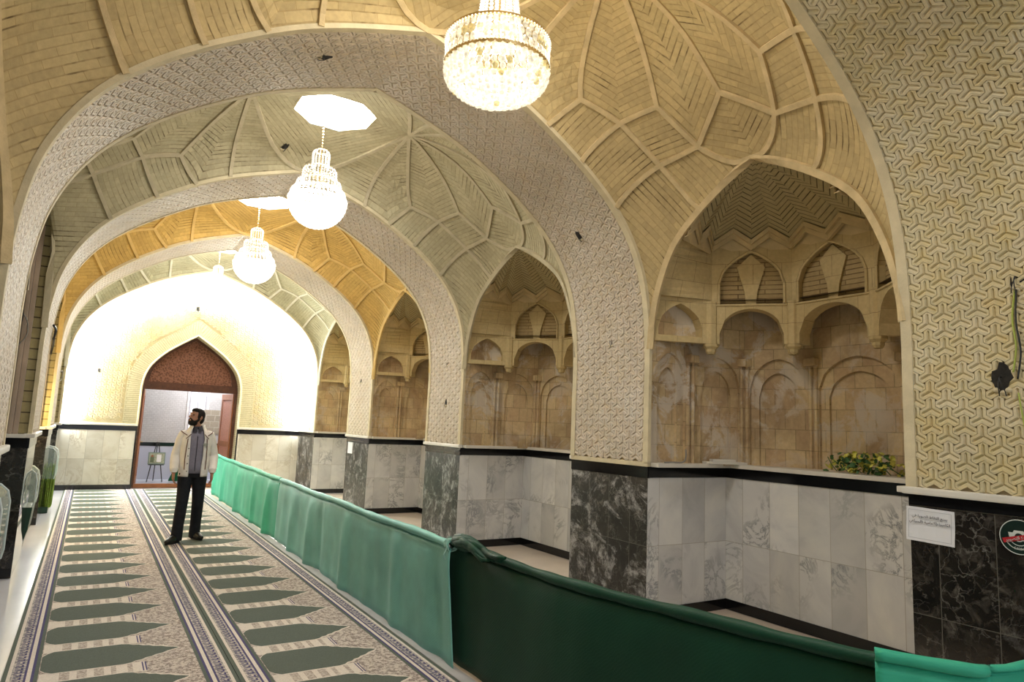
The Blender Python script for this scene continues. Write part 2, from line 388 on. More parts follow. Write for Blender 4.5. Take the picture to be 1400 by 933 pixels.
def cell(mb,V,pts,side,sgn,n,edge,skip=None):
    """pts: 3 or 4 lattice points; edge: the side the brick courses run along"""
    q=[(g,t*sgn) for g,t in pts]
    R=lambda g,t:V.P(g,t,side)
    e0,e1=[R(*q[i]) for i in edge]; eu=(e1-e0).normalized()
    cen=sum((R(*c) for c in q),Vector())/len(q); ev=(cen-e0)-eu*(cen-e0).dot(eu); ev.normalize()
    uvf=lambda P:((P-e0).dot(eu)+3,(P-e0).dot(ev)+3)
    want=(side*sgn>0)
    def put(poly):
        p3=[R(*c) for c in poly]; 
        nn=(p3[1]-p3[0]).cross(p3[2]-p3[0]); c=Vector((XC,V.ym,2.2))-p3[0]
        if nn.dot(c)<0: p3=p3[::-1]
        if len(p3)==4: mb.add(p3,[(0,1,2,3)],[[uvf(x) for x in p3]])
        else: mb.add(p3,[(0,1,2)],[[uvf(x) for x in p3]])
    if len(q)==3:
        B=lambda i,j:tuple(q[0][k]+(q[1][k]-q[0][k])*i/n+(q[2][k]-q[0][k])*j/n for k in (0,1))
        for i in range(n):
            for j in range(n-i):
                put([B(i,j),B(i+1,j),B(i,j+1)])
                if i+j<n-1: put([B(i+1,j),B(i+1,j+1),B(i,j+1)])
    else:
        B=lambda i,j:tuple((q[0][k]*(1-i/n)+q[1][k]*i/n)*(1-j/n)+(q[3][k]*(1-i/n)+q[2][k]*i/n)*j/n for k in (0,1))
        for i in range(n):
            for j in range(n): put([B(i,j),B(i+1,j),B(i+1,j+1),B(i,j+1)])
def rib(mb,V,p,q,side,sgn,w=.05,h=.022,n=10,off=0.):
    a=[];P0=None
    C=[]
    for i in range(n+1):
        g=p[0]+(q[0]-p[0])*i/n; t=(p[1]+(q[1]-p[1])*i/n)*sgn
        C.append((V.P(g,t,side),V.N(g,t,side)))
    pts=[]
    for i,(c,nn) in enumerate(C):
        d=(C[min(i+1,n)][0]-C[max(i-1,0)][0]).normalized(); s=d.cross(nn).normalized()
        pts+=[c-s*w/2-nn*.01,c-s*w*.42+nn*h,c+s*w*.42+nn*h,c+s*w/2-nn*.01]
    F=[]
    for i in range(n):
        for k in range(3): F.append((i*4+k,i*4+k+1,(i+1)*4+k+1,(i+1)*4+k))
    F+=[(0,1,2,3),(n*4+3,n*4+2,n*4+1,n*4)]
    mb.add(pts,F)
ceiling=empty('ceiling',label='brick vaulted ceiling of pointed arches and star-ribbed bays over the whole corridor',cat='ceiling',kind='structure')
wall_r=empty('wall_right',label='right side wall of relief-tiled piers and deep arched stone niches above marble dado',cat='wall',kind='structure')
wall_l=empty('wall_left',label='left side wall of narrow piers and brick recesses seen edge-on',cat='wall',kind='structure')
wall_e=empty('wall_back',label='glowing relief-tiled end wall with a pointed doorway in it',cat='wall',kind='structure')
VA={b:Vault(b) for b in BAY}
def build_vault(b,mv,mr):
    V=VA[b]; mb=MB(); rb=MB(); L=LP; n=5
    # skylight octagon: polar fill of the middle diamond around it
    for side in (1,-1):
        for sg in (1,-1):
            c=lambda names,edge,nn=n: cell(mb,V,[L[k] for k in names],side,sg,nn,edge)
            c(('A','T','T0'),(1,2),6)
            c(('A','T','V0'),(1,2),6); c(('A','V0','V1'),(1,2),6)
            for i in range(1,5): c(('A','V%d'%i,'V%d'%(i+1)),(1,2),6)
            c(('V1','V0','a1','V2'),(2,3)); c(('V2','V3','V4','M1'),(0,1)); c(('a1','V2','M1','a2'),(0,1))
            c(('V4','V5','N'),(2,0)); c(('V4','M1','e1','N'),(1,2)); c(('M1','e1','K','a2'),(0,1),10)
            for p,q in (('A','T'),('A','T0'),('A','V1'),('A','V3'),('V0','V1'),('V1','V2'),('V2','V3'),('V3','V4'),('V4','V5'),('V2','a1'),('V2','M1'),('V4','M1'),('V4','N'),('M1','a2'),('M1','e1')):
                rib(rb,V,L[p],L[q],side,sg,n=8)
            rib(rb,V,(1.,0.),(1.,.995),side,sg,.07,.02,24)
        rib(rb,V,L['A'],L['V5'],side,1,n=8)
    # middle diamond with octagonal hole
    NS=48
    def hole(k):
        a=2*PI*k/NS; a8=((a+PI/8)%(PI/4))-PI/8; r=SKYR*math.cos(PI/8)/math.cos(a8)*1.03
        return (r*math.cos(a),r*math.sin(a))
    def SP(x,y):
        g=sig(x); t=bet(max(-1,min(1,y/V.hd))); return V.P(g,t,1 if x>=0 else -1)
    def dia(k):
        a=2*PI*k/NS; cx,cy=math.cos(a),math.sin(a); gA=L['A'][0]
        # boundary is straight between A and T0 in (sigma,beta); find by bisection along the ray
        lo,hi=.1,2.0
        for _ in range(30):
            m=(lo+hi)/2; x,y=m*cx,m*cy
            v=sig(x)/gA+(abs(bet(max(-1,min(1,y/V.hd)))) if abs(y)<V.hd else 1.5)
            if v<1: lo=m
            else: hi=m
        return (lo*cx,lo*cy)
    NR=5
    for k in range(NS):
        h0,h1,d0,d1=hole(k),hole(k+1),dia(k),dia(k+1)
        for j in range(NR):
            Q=[]
            for (h,d,u) in ((h0,d0,j/NR),(h1,d1,j/NR),(h1,d1,(j+1)/NR),(h0,d0,(j+1)/NR)):
                Q.append((h[0]+(d[0]-h[0])*u,h[1]+(d[1]-h[1])*u))
            p=[SP(*c) for c in Q]
            sx=1 if (Q[0][0]+Q[2][0])>0 else -1; sy=1 if (Q[0][1]+Q[2][1])>0 else -1
            uv=[((c[0]*-.62*sx+c[1]*.78*sy)+4,(c[0]*.78*sx+c[1]*.62*sy)+4) for c in Q]
            nn=(p[1]-p[0]).cross(p[2]-p[0])
            if nn.z>0: p=p[::-1];uv=uv[::-1]
            mb.add(p,[(0,1,2,3)],[uv])
    o=mb.build('vault_bay',mv,ceiling,smooth=True)
    rb.build('rib_moulding',mr,ceiling)
    # plaster collar and the bright pane of the roof light
    zc=V.P(0,0).z
    cl=MB(); oc=lambda r,z:[Vector((XC+r*math.cos(PI/8+k*PI/4),V.ym+r*math.sin(PI/8+k*PI/4),z)) for k in range(8)]
    a=oc(SKYR*1.03,zc-.03);b_=oc(SKYR*1.03,zc+.05);a2=oc(SKYR*1.07,zc-.012)
    for k in range(8): cl.quad(a[k],a[(k+1)%8],b_[(k+1)%8],b_[k]); cl.quad(a[k],a2[k],a2[(k+1)%8],a[(k+1)%8])
    w=empty('window_%d'%max(1,b),label=['','octagonal roof light in the tan vault above the drum chandelier','large white octagonal roof light above the second chandelier','octagonal roof light in the ochre vault, above the third chandelier','small sliver of roof light in the farthest pale vault'][b] if b else None,cat='skylight',kind='structure') if b else None
    cl.build('skylight_collar',MAT['edge'],w or ceiling)
    pn=MB(); q=oc(SKYR*1.06,zc+.012); pn.add(q,[tuple(range(8))[::-1]])
    if w: pn.build('skylight_pane',MAT['sky_pane'],w)
    else: pn.build('skylight_pane',MAT['sky_pane'],ceiling)
t=NT('daylit roof pane'); t.fin((.9,.9,.9),.5); t.b.inputs['Emission Color'].default_value=(1,.98,.94,1); t.b.inputs['Emission Strength'].default_value=SKY_STR; MAT['sky_pane']=t.m
for b in (0,1,2,3,4):
    k='abbcd'[b] if b!=1 else 'a'
    build_vault(b,MAT['vault_'+k],MAT[{3:'rib_c',2:'rib_b',4:'rib_d'}.get(b,'rib')])
# ---- transverse arches: one intrados from ledge to ledge with raised tripod tiles
half=[(2.5,LEDGE),(2.5,2.0)]+PROF[::-1]
HV,HLEN=spline(half,220)
def intr(t,y):
    """t: arc length from the right ledge up and over"""
    s=t if t<=HLEN else 2*HLEN-t
    d=np.interp(s,np.linspace(0,HLEN,220),HV[:,0]); z=np.interp(s,np.linspace(0,HLEN,220),HV[:,1])
    return Vector((XC+(d if t<=HLEN else -d),y,float(z)))
def intrN(t):
    e=.02; a=intr(min(2*HLEN,t+e),0)-intr(max(0,t-e),0); n=Vector((0,1,0)).cross(a).normalized()
    c=Vector((XC,0,2.4))-intr(t,0)
    return n if n.dot(c)>0 else -n
PITCH=.109
def tripod_template(p):
    """one three-armed tile: flat rim, a chiselled groove along each arm"""
    w=.238*p; g=.012*p; h=.014; out=[];inn=[];cre=[]
    for k in range(3):
        a=PI/2+2*PI*k/3; dx,dy=math.cos(a),math.sin(a); nx,ny=-dy,dx; an=a-PI/3
        r=w/math.sin(PI/3); Lt=p-1.73*w-g; Lc=p-1.155*w-g*1.6
        out+=[(r*math.cos(an),r*math.sin(an)),(dx*Lt-nx*w,dy*Lt-ny*w),(dx*Lc,dy*Lc),(dx*Lt+nx*w,dy*Lt+ny*w)]
        q=.40; ri=r*q; L2=Lt-.05*p; wi=w*q; L3=Lc-.07*p
        inn+=[(ri*math.cos(an),ri*math.sin(an)),(dx*L2-nx*wi,dy*L2-ny*wi),(dx*L3,dy*L3),(dx*L2+nx*wi,dy*L2+ny*wi)]
        cre.append((dx*(Lt-.07*p),dy*(Lt-.07*p)))
    V=[(x,y,-.004) for x,y in out]+[(x*.985,y*.985,h) for x,y in out]+[(x,y,h) for x,y in inn]+[(x,y,.0015) for x,y in cre]+[(0,0,.0005)]
    F=[]
    for i in range(12):
        j=(i+1)%12; F+=[(i,j,12+j,12+i),(12+i,12+j,24+j,24+i)]
    for k in range(3):
        n0,t0,c0,t1,n1=[24+(4*k+m)%12 for m in range(5)]; ce=36+k; c=39
        F+=[(n0,t0,ce,c),(t0,c0,ce),(c0,t1,ce),(t1,n1,c,ce)]
    return V,F
TV,TF=tripod_template(PITCH)
def relief(mb,mapf,t0,t1,y0,y1,ok=None,seed=0):
    rnd=random.Random(seed)
    p=PITCH; cw=p*math.sqrt(3)/2; nc=int((y1-y0)/cw); oy=y0+((y1-y0)-(nc-1)*cw)/2 if nc>1 else (y0+y1)/2
    for c in range(nc):
        y=oy+c*cw; t=t0+p*(.45 if ok else .08)+(p/2 if c%2 else 0)
        while t<t1-p*.4:
            if ok is None or ok(t,y):
                if True:
                    pts=[mapf(t+v[1],y+v[0],v[2]) for v in TV]; ru=(rnd.random(),rnd.random()); mb.add(pts,TF,[[ru]*len(f_) for f_ in TF])
            t+=p
def build_arch(i):
    y0,y1=NEAR[i],FAR[i]; mb=MB(); n=150
    for k in range(n):
        a,b=2*HLEN*k/n,2*HLEN*(k+1)/n
        mb.quad(intr(a,y1),intr(b,y1),intr(b,y0),intr(a,y0),[(y1,a),(y1,b),(y0,b),(y0,a)])
    bed=mb.build('transverse_arch',MAT['relief_bed'],ceiling,smooth=True)
    if i>0:
        rl=MB(); cache={}
        def mp(t,y,h):
            k=round(t,3)
            if k not in cache: cache[k]=(intr(t,0),intrN(t))
            P,N=cache[k]; return Vector((P.x+N.x*h,y,P.z+N.z*h))
        tmin=0.01 if i>0 else 0
        relief(rl,mp,0.0,2*HLEN,y0+.012,y1-.012,seed=i)
        rl.build('relief_tiling',MAT['relief' if i==1 else 'relief_grey'],bed)
    es=MB()
    for (ya,yb) in ((y0-.012,y0+.055),(y1-.055,y1+.012)):
        for k in range(n):
            a,b=2*HLEN*k/n,2*HLEN*(k+1)/n; na,nb=intrN(a)*.019,intrN(b)*.019
            p=[intr(a,ya)+na,intr(b,ya)+nb,intr(b,yb)+nb,intr(a,yb)+na]; es.add(p,[(3,2,1,0)])
            for y in (ya,yb):
                es.add([intr(a,y)+na,intr(b,y)+nb,intr(b,y)-nb,intr(a,y)-na],[(0,1,2,3)])
    es.build('edge_strip',MAT['edge'],bed)
for i in range(0,6): build_arch(i)
# ---- right wall: piers' dado, niches
def slab(mb,poly,z0,z1,mi=0):
    """vertical prism from a plan polygon"""
    m=len(poly); p=[(x,y,z0) for x,y in poly]+[(x,y,z1) for x,y in poly]
    F=[(i,(i+1)%m,(i+1)%m+m,i+m) for i in range(m)]
    loop=[Vector((x,y,0)) for x,y in poly]
    uv=[]
    for i in range(m):
        a,b=poly[i],poly[(i+1)%m]; L=math.hypot(b[0]-a[0],b[1]-a[1]); uv.append([(0,z0),(L,z0),(L,z1),(0,z1)])
    for t in tessellate_polygon([loop]):
        F.append(tuple(i+m for i in t)); uv.append([poly[i] for i in t]); F.append(tuple(t)[::-1]); uv.append([poly[i] for i in t][::-1])
    mb.add(p,F,uv,mi)
XB=5.58
for i in range(1,6):
    y0,y1=NEAR[i],FAR[i]
    d=MB(); d.wall((XR,y0),(XR,y1),0,1.34,0,y0)
    d.build('pier_dado',MAT['dark_tile'] if i==1 else MAT['dark_scuff'],wall_r)
    k=MB(); k.box(XR-.008,XR+.02,y0-.002,y1+.002,1.325 if i==1 else 1.285,1.392); k.build('black_band',MAT['black'] if i in(1,2) else MAT['dark_tile'],wall_r)
    if i!=2: l=MB(); l.box(XR-.04,XR+.03,y0-.02,y1+.03,1.39,LEDGE+.006,bev=.012); l.build('pier_ledge',MAT['ledge'],wall_r)
    else: l=MB(); l.box(XR-.012,XR+.03,y0-.002,y1+.01,1.39,LEDGE+.004,bev=.006); l.build('mortar_bed',MAT['edge'],wall_r)
def build_niche(b):
    V=VA[b]; f,n=V.f,V.n; ym=V.ym; ky=V.hd/1.19
    P=lambda x,dy:(x,ym+dy*ky)
    wd=MB(); wd.wall((XR,n),(XB,n),0,1.30,0,XR); wd.wall((XB,n),(XB,f),0,1.30,0,0.1); wd.wall((XB,f),(XR,f),0,1.30,0,0.)
    wd.build('niche_dado',MAT['white_tile'],wall_r)
    for nm,z0,z1,m in (('black_band',1.29,1.392,MAT['black']),('skirting',0.,.1,MAT['black'])):
        k=MB(); o=.008
        k.box(XR+.004,XB,n-o,n+.01,z0,z1); k.box(XB-o,XB+.01,f,n,z0,z1); k.box(XR+.004,XB,f-.01,f+o,z0,z1)
        k.build(nm,m,wall_r)
    lg=MB(); lg.box(XB-.035,XB+.75,f+.002,n-.002,1.39,LEDGE,bev=.008); lg.box(XR+.035,XB,n-.10,n+.04,1.39,LEDGE,bev=.008); lg.box(XR+.035,XB,f-.04,f+.10,1.39,LEDGE,bev=.008)
    lg.build('niche_ledge',MAT['ledge'],wall_r)
    nr=empty('stone_niche',parent=wall_r)
    # lower walls with blind arches
    Lp=[P(XR-.0,1.195),P(5.06,1.20),P(5.66,1.02),P(5.96,.44),P(5.96,-.44),P(5.66,-1.02),P(5.06,-1.20),P(XR-.0,-1.195)]
    lw=MB(); cl=MB()
    for i in range(len(Lp)-1):
        a,c=Vector((*Lp[i],0)),Vector((*Lp[i+1],0)); S=c-a; Ln=S.length; S.normalize(); N=Vector((S.y,-S.x,0))
        if N.dot(Vector((XR,ym,0))-a)<0: N=-N
        m=.055 if Ln>.5 else .04
        if Ln>.3:
            o1=arch_loop(m,Ln-m,LEDGE+.001,2.2,2.5,7,1.7); o1=[(s,z) for s,z in o1]
            in_=.085
            o2=arch_loop(m+in_,Ln-m-in_,LEDGE+.002,2.12,2.36,7,1.7)
            top=[(0,LEDGE-.02),(Ln,LEDGE-.02),(Ln,3.05),(0,3.05)]
            lw.holed(a,S,N,top,[(o1,.035,None,0)],0)
            lw.holed(a-N*.035,S,N,o1,[(o2,.03,0,0)],0)
        else: lw.holed(a,S,N,[(0,LEDGE-.02),(Ln,LEDGE-.02),(Ln,3.05),(0,3.05)],[],0)
        if 0<i:
            for ds in (-.028,.028):
                q=a+S*ds+N*.012
                cl.tube([(q.x,q.y,LEDGE),(q.x,q.y,2.44)],.02,8); 
            q=a+N*.02; cl.box(q.x-.06,q.x+.06,q.y-.06,q.y+.06,2.42,2.5,bev=.015)
    lw.build('blind_arcade',MAT['niche'],nr); cl.build('colonnette',MAT['niche'],nr,smooth=False)
    # canopy ring
    def arch_y(z): # half width of the niche mouth at z (fraction)
        return float(np.interp(-z,-NV[:,1],NV[:,0]))
    Bp=[P(5.1,.96),P(5.58,.40),P(5.58,-.40),P(5.1,-.96)]
    ZB,ZT=2.6,3.60
    cp=MB(); rc=MB(); sk=MB()
    segs=[((XR+.02,ym+V.hd*.99),Bp[0],'h')]+[(Bp[i],Bp[i+1],'f') for i in range(3)]+[(Bp[3],(XR+.02,ym-V.hd*.99),'h')]
    for (pa,pc,kind) in segs:
        a,c=Vector((*pa,0)),Vector((*pc,0)); S=c-a; Ln=S.length; S.normalize(); N=Vector((S.y,-S.x,0))
        if N.dot(Vector((XR,ym,0))-(a+c)/2)<0: N=-N
        w=.075
        if kind=='f':
            # apron between brackets with its low arch cut through
            lo=[(0,ZB),(w,ZB),(w,2.70)]+[(s,z) for s,z in reversed([q for q in arch_loop(w,Ln-w,2.70,2.70,2.96,7,1.9)])]
            lo=[(0,ZB),(w,ZB)]
            for i in range(0,13):
                tt=-1+2*i/12; s=Ln/2+(Ln/2-w)*tt; lo.append((s,2.70+.25*math.sqrt(max(0,1-abs(tt)**2.0))))
            lo+=[(Ln-w,ZB),(Ln,ZB),(Ln,ZT),(0,ZT)]
            up=arch_loop(w*.9,Ln-w*.9,2.99,3.2,3.52,8,1.15)
            cp.holed(a,S,N,lo,[(up,.065,None,0)],0,thick=.16)
            q=a-N*.065
            rc.holed(q,S,N,up,[],0)
            # two thin inner arches leaning on a middle spandrel
            mid=[(Ln*.5-.045,2.99),(Ln*.5+.045,2.99),(Ln*.5+.06,3.13),(Ln*.5+.13,3.37),(Ln*.5,3.50),(Ln*.5-.13,3.37),(Ln*.5-.06,3.13)]
            cp.holed(a-N*.036,S,N,mid,[],0,thick=.04)
            # frame moulding of the pointed arch
            path=[tuple(a+S*s+Vector((0,0,z))+N*.006) for s,z in up[1:]+[up[0]]]
            cp.tube(path,.014,6)
            cp.tube([tuple(a+S*.02+Vector((0,0,2.985))+N*.004),tuple(a+S*(Ln-.02)+Vector((0,0,2.985))+N*.004)],.012,6)
        else:
            # half bay dying into the jamb, low pointed opening
            s0,s1=(0,Ln) ; fl=pa[0]<pc[0]
            zt=lambda s:3.04
            op=arch_loop(.06,Ln-.10,2.66,2.75,2.98,6,1.2) if fl else arch_loop(.10,Ln-.06,2.66,2.75,2.98,6,1.2)
            ou=[(0,ZB),(Ln,ZB),(Ln,zt(Ln)),(0,zt(0))]
            cp.holed(a,S,N,ou,[(op,.14,1,0)],0,thick=.05)
            bx=Vector((*(pc if fl else pa),0)); sy=1 if fl else -1; m_=10
            jz=Vector((*(pa if fl else pc),3.035)); cp.tri(jz,Vector((bx.x,bx.y,3.035)),Vector((XR+.005,ym+sy*V.hd*(arch_y(3.04)+.0),3.035)))
            for q_ in range(m_):
                z0=3.04+(ZT+.06-3.04)*q_/m_; z1=3.04+(ZT+.06-3.04)*(q_+1)/m_
                J0=Vector((XR+.005,ym+sy*V.hd*(arch_y(z0)+.02),z0)); J1=Vector((XR+.005,ym+sy*V.hd*(arch_y(z1)+.02),z1))
                B0,B1=Vector((bx.x,bx.y,z0)),Vector((bx.x,bx.y,z1)); l_=(B0-J0).length
                cp.quad(J0,B0,B1,J1,[(0,z0),(l_,z0),(l_,z1),(0,z1)])
            yv=ym+sy*(V.hd+.08); cp.quad((XR+.01,yv,2.4),(XR+.7,yv,2.4),(XR+.7,yv,3.1),(XR+.01,yv,3.1))
        # ceiling over the gap behind the apron
    for x,y in Bp:
        for k,(r,z0,z1) in enumerate(((.05,2.50,2.55),(.075,2.55,2.60),(.062,2.60,3.02))):
            c=Vector((x,y,0)); d=(Vector((XR,ym,0))-c).normalized(); q=c-d*.02
            cp.lathe([(r*.7 if k<2 else r,z0),(r,(z0+z1)/2),(r,z1),(0.001,z1)] if k<2 else [(r,z0),(r,z1)],(q.x,q.y,0),8)
    cp.build('canopy_apron',[MAT['canopy'],MAT['niche']],nr); rc.build('canopy_recess',MAT['strip_brick'],nr)
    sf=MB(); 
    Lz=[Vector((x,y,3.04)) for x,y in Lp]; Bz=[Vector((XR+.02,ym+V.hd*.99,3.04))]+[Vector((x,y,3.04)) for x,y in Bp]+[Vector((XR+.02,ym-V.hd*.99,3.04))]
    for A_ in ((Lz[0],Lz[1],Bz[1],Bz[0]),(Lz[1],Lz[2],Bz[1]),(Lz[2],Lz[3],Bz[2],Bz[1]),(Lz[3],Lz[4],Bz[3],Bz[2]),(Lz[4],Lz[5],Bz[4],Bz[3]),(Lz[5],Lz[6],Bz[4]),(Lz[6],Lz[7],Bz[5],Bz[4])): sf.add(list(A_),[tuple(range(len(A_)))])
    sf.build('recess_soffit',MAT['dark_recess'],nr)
    # fluted half dome
    fd=MB(); zb=MB()
    k0=arch_y(ZT)
    front=[(XR,ym+V.hd*k0)]+Bp+[(XR,ym-V.hd*k0)]
    ring=[]
    for i in range(5):
        a,c=Vector((*front[i],0)),Vector((*front[i+1],0)); m=4 if i in(1,2,3) else 4
        for j in range(m): ring.append(a+(c-a)*j/m)
    ring.append(Vector((*front[-1],0)))
    cen=Vector((XR,ym,0)); NT_=9
    def dome(idx,t):
        q=ring[idx]-cen; up=(idx%2==1)
        z=ZT+(4.05-ZT)*t
        k=arch_y(z)/k0 if t<1 else 0
        amp=(1-t)
        if up: q=q*(1-.06); z=z+.105*amp
        elif t==0: z-=.0
        p=cen+q*k; return Vector((p.x,p.y,min(z,4.05)))
    zz=[1-(1-j/NT_)**1.6 for j in range(NT_+1)]
    for i in range(len(ring)-1):
        for j in range(NT_):
            p=[dome(i,zz[j]),dome(i+1,zz[j]),dome(i+1,zz[j+1]),dome(i,zz[j+1])]
            L=(p[1]-p[0]).length; base=sum((dome(i,zz[q+1])-dome(i,zz[q])).length for q in range(j)); h=(p[3]-p[0]).length
            uv=[(.1,base),(.1+L,base),(.1+L,base+h),(.1,base+h)]
            nn=(p[1]-p[0]).cross(p[2]-p[0]); 
            if nn.dot(Vector((XR-.3,ym,2.8))-p[0])<0: p=p[::-1];uv=uv[::-1]
            fd.add(p,[(0,1,2,3)],[uv])
        # zigzag cornice: two steps, and the wall kite under it
        for (o,z0,z1) in ((.04,-.075,-.025),(.075,-.025,.02)):
            a0,a1=dome(i,0),dome(i+1,0); na=(cen-a0);na.z=0;na.normalize();nb=(cen-a1);nb.z=0;nb.normalize()
            A0,A1=a0+na*o,a1+nb*o; up=Vector((0,0,1))
            zb.add([A0+up*z0,A1+up*z0,A1+up*z1,A0+up*z1,a0+up*z1,a1+up*z1,a0+up*z0,a1+up*z0],[(0,1,2,3),(3,2,5,4),(6,7,1,0)])
        a0,a1=dome(i,0),dome(i+1,0)
        oa,ob=[(ring[q_]-cen).normalized()*.012 for q_ in (i,i+1)]
        zb.add([a0,a1,Vector((ring[i+1].x,ring[i+1].y,3.5))+ob,Vector((ring[i].x,ring[i].y,3.5))+oa],[(0,1,2,3)])
    fd.build('fluted_semidome',MAT['flute'],nr); zb.build('zigzag_cornice',MAT['edge_tan'],nr)
for b in (1,2,3,4): build_niche(b)
sh=MB(); sh.wall((6.5,-2.6),(6.5,YEND+.4),0,4.9); sh.quad((XR+.3,-2.6,4.6),(6.5,-2.6,4.6),(6.5,YEND+.4,4.6),(XR+.3,YEND+.4,4.6)); sh.build('light_block_shell',MAT['dark_recess'],wall_r)  # unseen shell added behind the niches to block leaking world light
# bay behind the camera: plain side walls
pw=MB(); pw.wall((XR,BAY[0][1]),(XR,BAY[0][0]),0,4.1); pw.wall((XR,NEAR[1]),(XR,-2.6),0,1.45); pw.build('plain_wall',MAT['vault_a'],wall_r)
pw=MB(); pw.wall((XL,-2.6),(XL,NEAR[1]),0,4.1); pw.build('plain_wall',MAT['vault_a'],wall_l)
# ---- left wall
XD=-1.3
for i in range(1,6):
    y0,y1=NEAR[i],FAR[i]
    d=MB(); d.wall((XL,y1),(XL,y0),0,1.29,0,y0); d.build('pier_dado',MAT['dark_polish'],wall_l)
    k=MB(); k.box(XL-.02,XL+.008,y0-.002,y1+.002,1.285,1.392); k.build('black_band',MAT['black'],wall_l)
    l=MB(); l.box(XL-.05,XL+.05,y0-.04,y1+.03,1.39,LEDGE+.006,bev=.012); l.build('pier_ledge',MAT['ledge'],wall_l)
for b in (1,2,3,4):
    f,n=BAY[b]
    d=MB(); d.wall((XD,n),(XL,n),0,1.30,0,.05); d.wall((XL,f),(XD,f),0,1.3); d.wall((XD,f),(XD,n),0,1.3); d.build('recess_dado',MAT['dark_tile'],wall_l)
    k=MB(); k.box(XD,XL-.004,n-.008,n+.01,1.29,1.392); k.box(XD,XL-.004,n-.008,n+.01,0,.09); k.build('black_band',MAT['black'],wall_l)
    l=MB(); l.box(XD,XL-.03,n-.06,n+.03,1.39,LEDGE,bev=.008); l.box(XD-.05,XD+.04,f,n,1.39,LEDGE,bev=.008); l.build('recess_ledge',MAT['ledge'],wall_l)
    u=MB(); u.wall((XD,n+.012),(XL,n+.012),LEDGE,4.14); u.wall((XD,f),(XD,n),LEDGE,4.12); u.wall((XL,f),(XD,f),LEDGE,4.12); u.quad((XD,f,4.1),(XL,f,4.1),(XL,n,4.1),(XD,n,4.1))
    u.build('brick_recess',MAT['left_brick'],wall_l)
    j=MB(); j.box(XL-.145,XL-.10,n-.03,n+.02,LEDGE,3.62,bev=.006); j.box(XL-.185,XL-.146,n-.055,n+.02,LEDGE,3.62,bev=.008); j.box(XL-.24,XL-.185,n-.035,n+.02,LEDGE,3.62,bev=.006)
    j.build('jamb_moulding',MAT['jamb'],wall_l)
# ------------------------------------------------------------------ end wall with doorway
DCX=1.98
DPR=[(1.045,0.),(1.045,2.2),(1.03,2.42),(.94,2.70),(.66,3.05),(.33,3.31),(0,3.53)]
def door_loop(grow=0.,zb=0.):
    up,_=spline(DPR[1:],16)
    R=[(1.045,zb)]+[tuple(q) for q in up]
    out=[]
    for i,(x,z) in enumerate(R):
        if grow:
            a=R[max(0,i-1)];b=R[min(len(R)-1,i+1)]; tx,tz=b[0]-a[0],b[1]-a[1]; l=math.hypot(tx,tz); x+=grow*tz/l; z-=grow*tx/l
            if i==0: z=zb
            if i==len(R)-1: x=0;z=3.53+grow*1.28
        out.append((x,z))
    loop=[(DCX+x,z) for x,z in out]+[(DCX-x,z) for x,z in out[::-1][1:]]
    return loop
arch_out=[(XC+2.5,LEDGE)]+[(XC+x,z) for x,z in HV[2:]]; arch_out+=[(2*XC-x,z) for x,z in arch_out[::-1][1:]]
ew=MB(); dl=[(x,max(z,LEDGE-.001)) for x,z in door_loop()]
outer=[(XL,LEDGE)]+[(DCX-1.045,LEDGE)]+[(x,z) for x,z in door_loop()[::-1] if z>LEDGE]+[(DCX+1.045,LEDGE)]+[q for q in arch_out]
ew.holed((0,YEND,0),(1,0,0),(0,-1,0),outer,[],0)
ewo=ew.build('upper_wall',MAT['relief'],wall_e)
rl=MB()
from bisect import bisect
def inside_end(t,x):
    # t height, x across
    dx=abs(x-XC); 
    if t<LEDGE+.05 : return False
    s=np.interp(dx,HV[::-1,0][::-1][::1] if False else CV[:,0],CV[:,1]) if dx<2.5 else 0
    if dx>2.42 or t>s-.09: return False
    d=abs(x-DCX); b=float(np.interp(d,[0,.33,.66,.94,1.03,1.045],[3.53,3.31,3.05,2.70,2.42,2.2])) if d<1.045 else -1
    gb=1.045+.36
    if d<gb:
        bb=float(np.interp(d,[0,.40,.80,1.14,1.3,1.36,1.405],[3.95,3.70,3.40,3.02,2.7,2.4,0]))
        if t<bb: return False
    return True
relief(rl,lambda t,x,h:Vector((x,YEND-h,t)),LEDGE,4.85,XL,XR,ok=inside_end,seed=77)
rl.build('relief_tiling',MAT['relief'],ewo)
vb=MB(); A,B=door_loop(0.0),door_loop(.31); acc=0
A=[(x,max(z,LEDGE)) for x,z in A]; B=[(x,max(z,LEDGE)) for x,z in B]
for i in range(len(A)-1):
    L=(math.dist(A[i],A[i+1])+math.dist(B[i],B[i+1]))/2; y=YEND-.02
    p=[Vector((A[i][0],y,A[i][1])),Vector((A[i+1][0],y,A[i+1][1])),Vector((B[i+1][0],y,B[i+1][1])),Vector((B[i][0],y,B[i][1]))]
    vb.add(p,[(0,1,2,3)],[[(.02,acc),(.02,acc+L),(.33,acc+L),(.33,acc)]]); 
    q=[p[3],p[2],p[2]+Vector((0,.03,0)),p[3]+Vector((0,.03,0))]; vb.add(q,[(0,1,2,3)])
    acc+=L
vb.build('brick_door_surround',MAT['voussoir'],ewo)
rv=MB(); A=door_loop(); acc=0
for i in range(len(A)-1):
    L=math.dist(A[i],A[i+1])
    rv.quad((A[i][0],YEND-.02,A[i][1]),(A[i][0],YEND+.42,A[i][1]),(A[i+1][0],YEND+.42,A[i+1][1]),(A[i+1][0],YEND-.02,A[i+1][1]),[(0,acc),(.44,acc),(.44,acc+L),(0,acc+L)]); acc+=L
rv.build('brick_reveal',MAT['voussoir'],ewo)
mo=MB(); mo.tube([(x,YEND-.025,z) for x,z in door_loop(.012,LEDGE)],.018,6); mo.build('door_moulding',MAT['edge'],ewo)
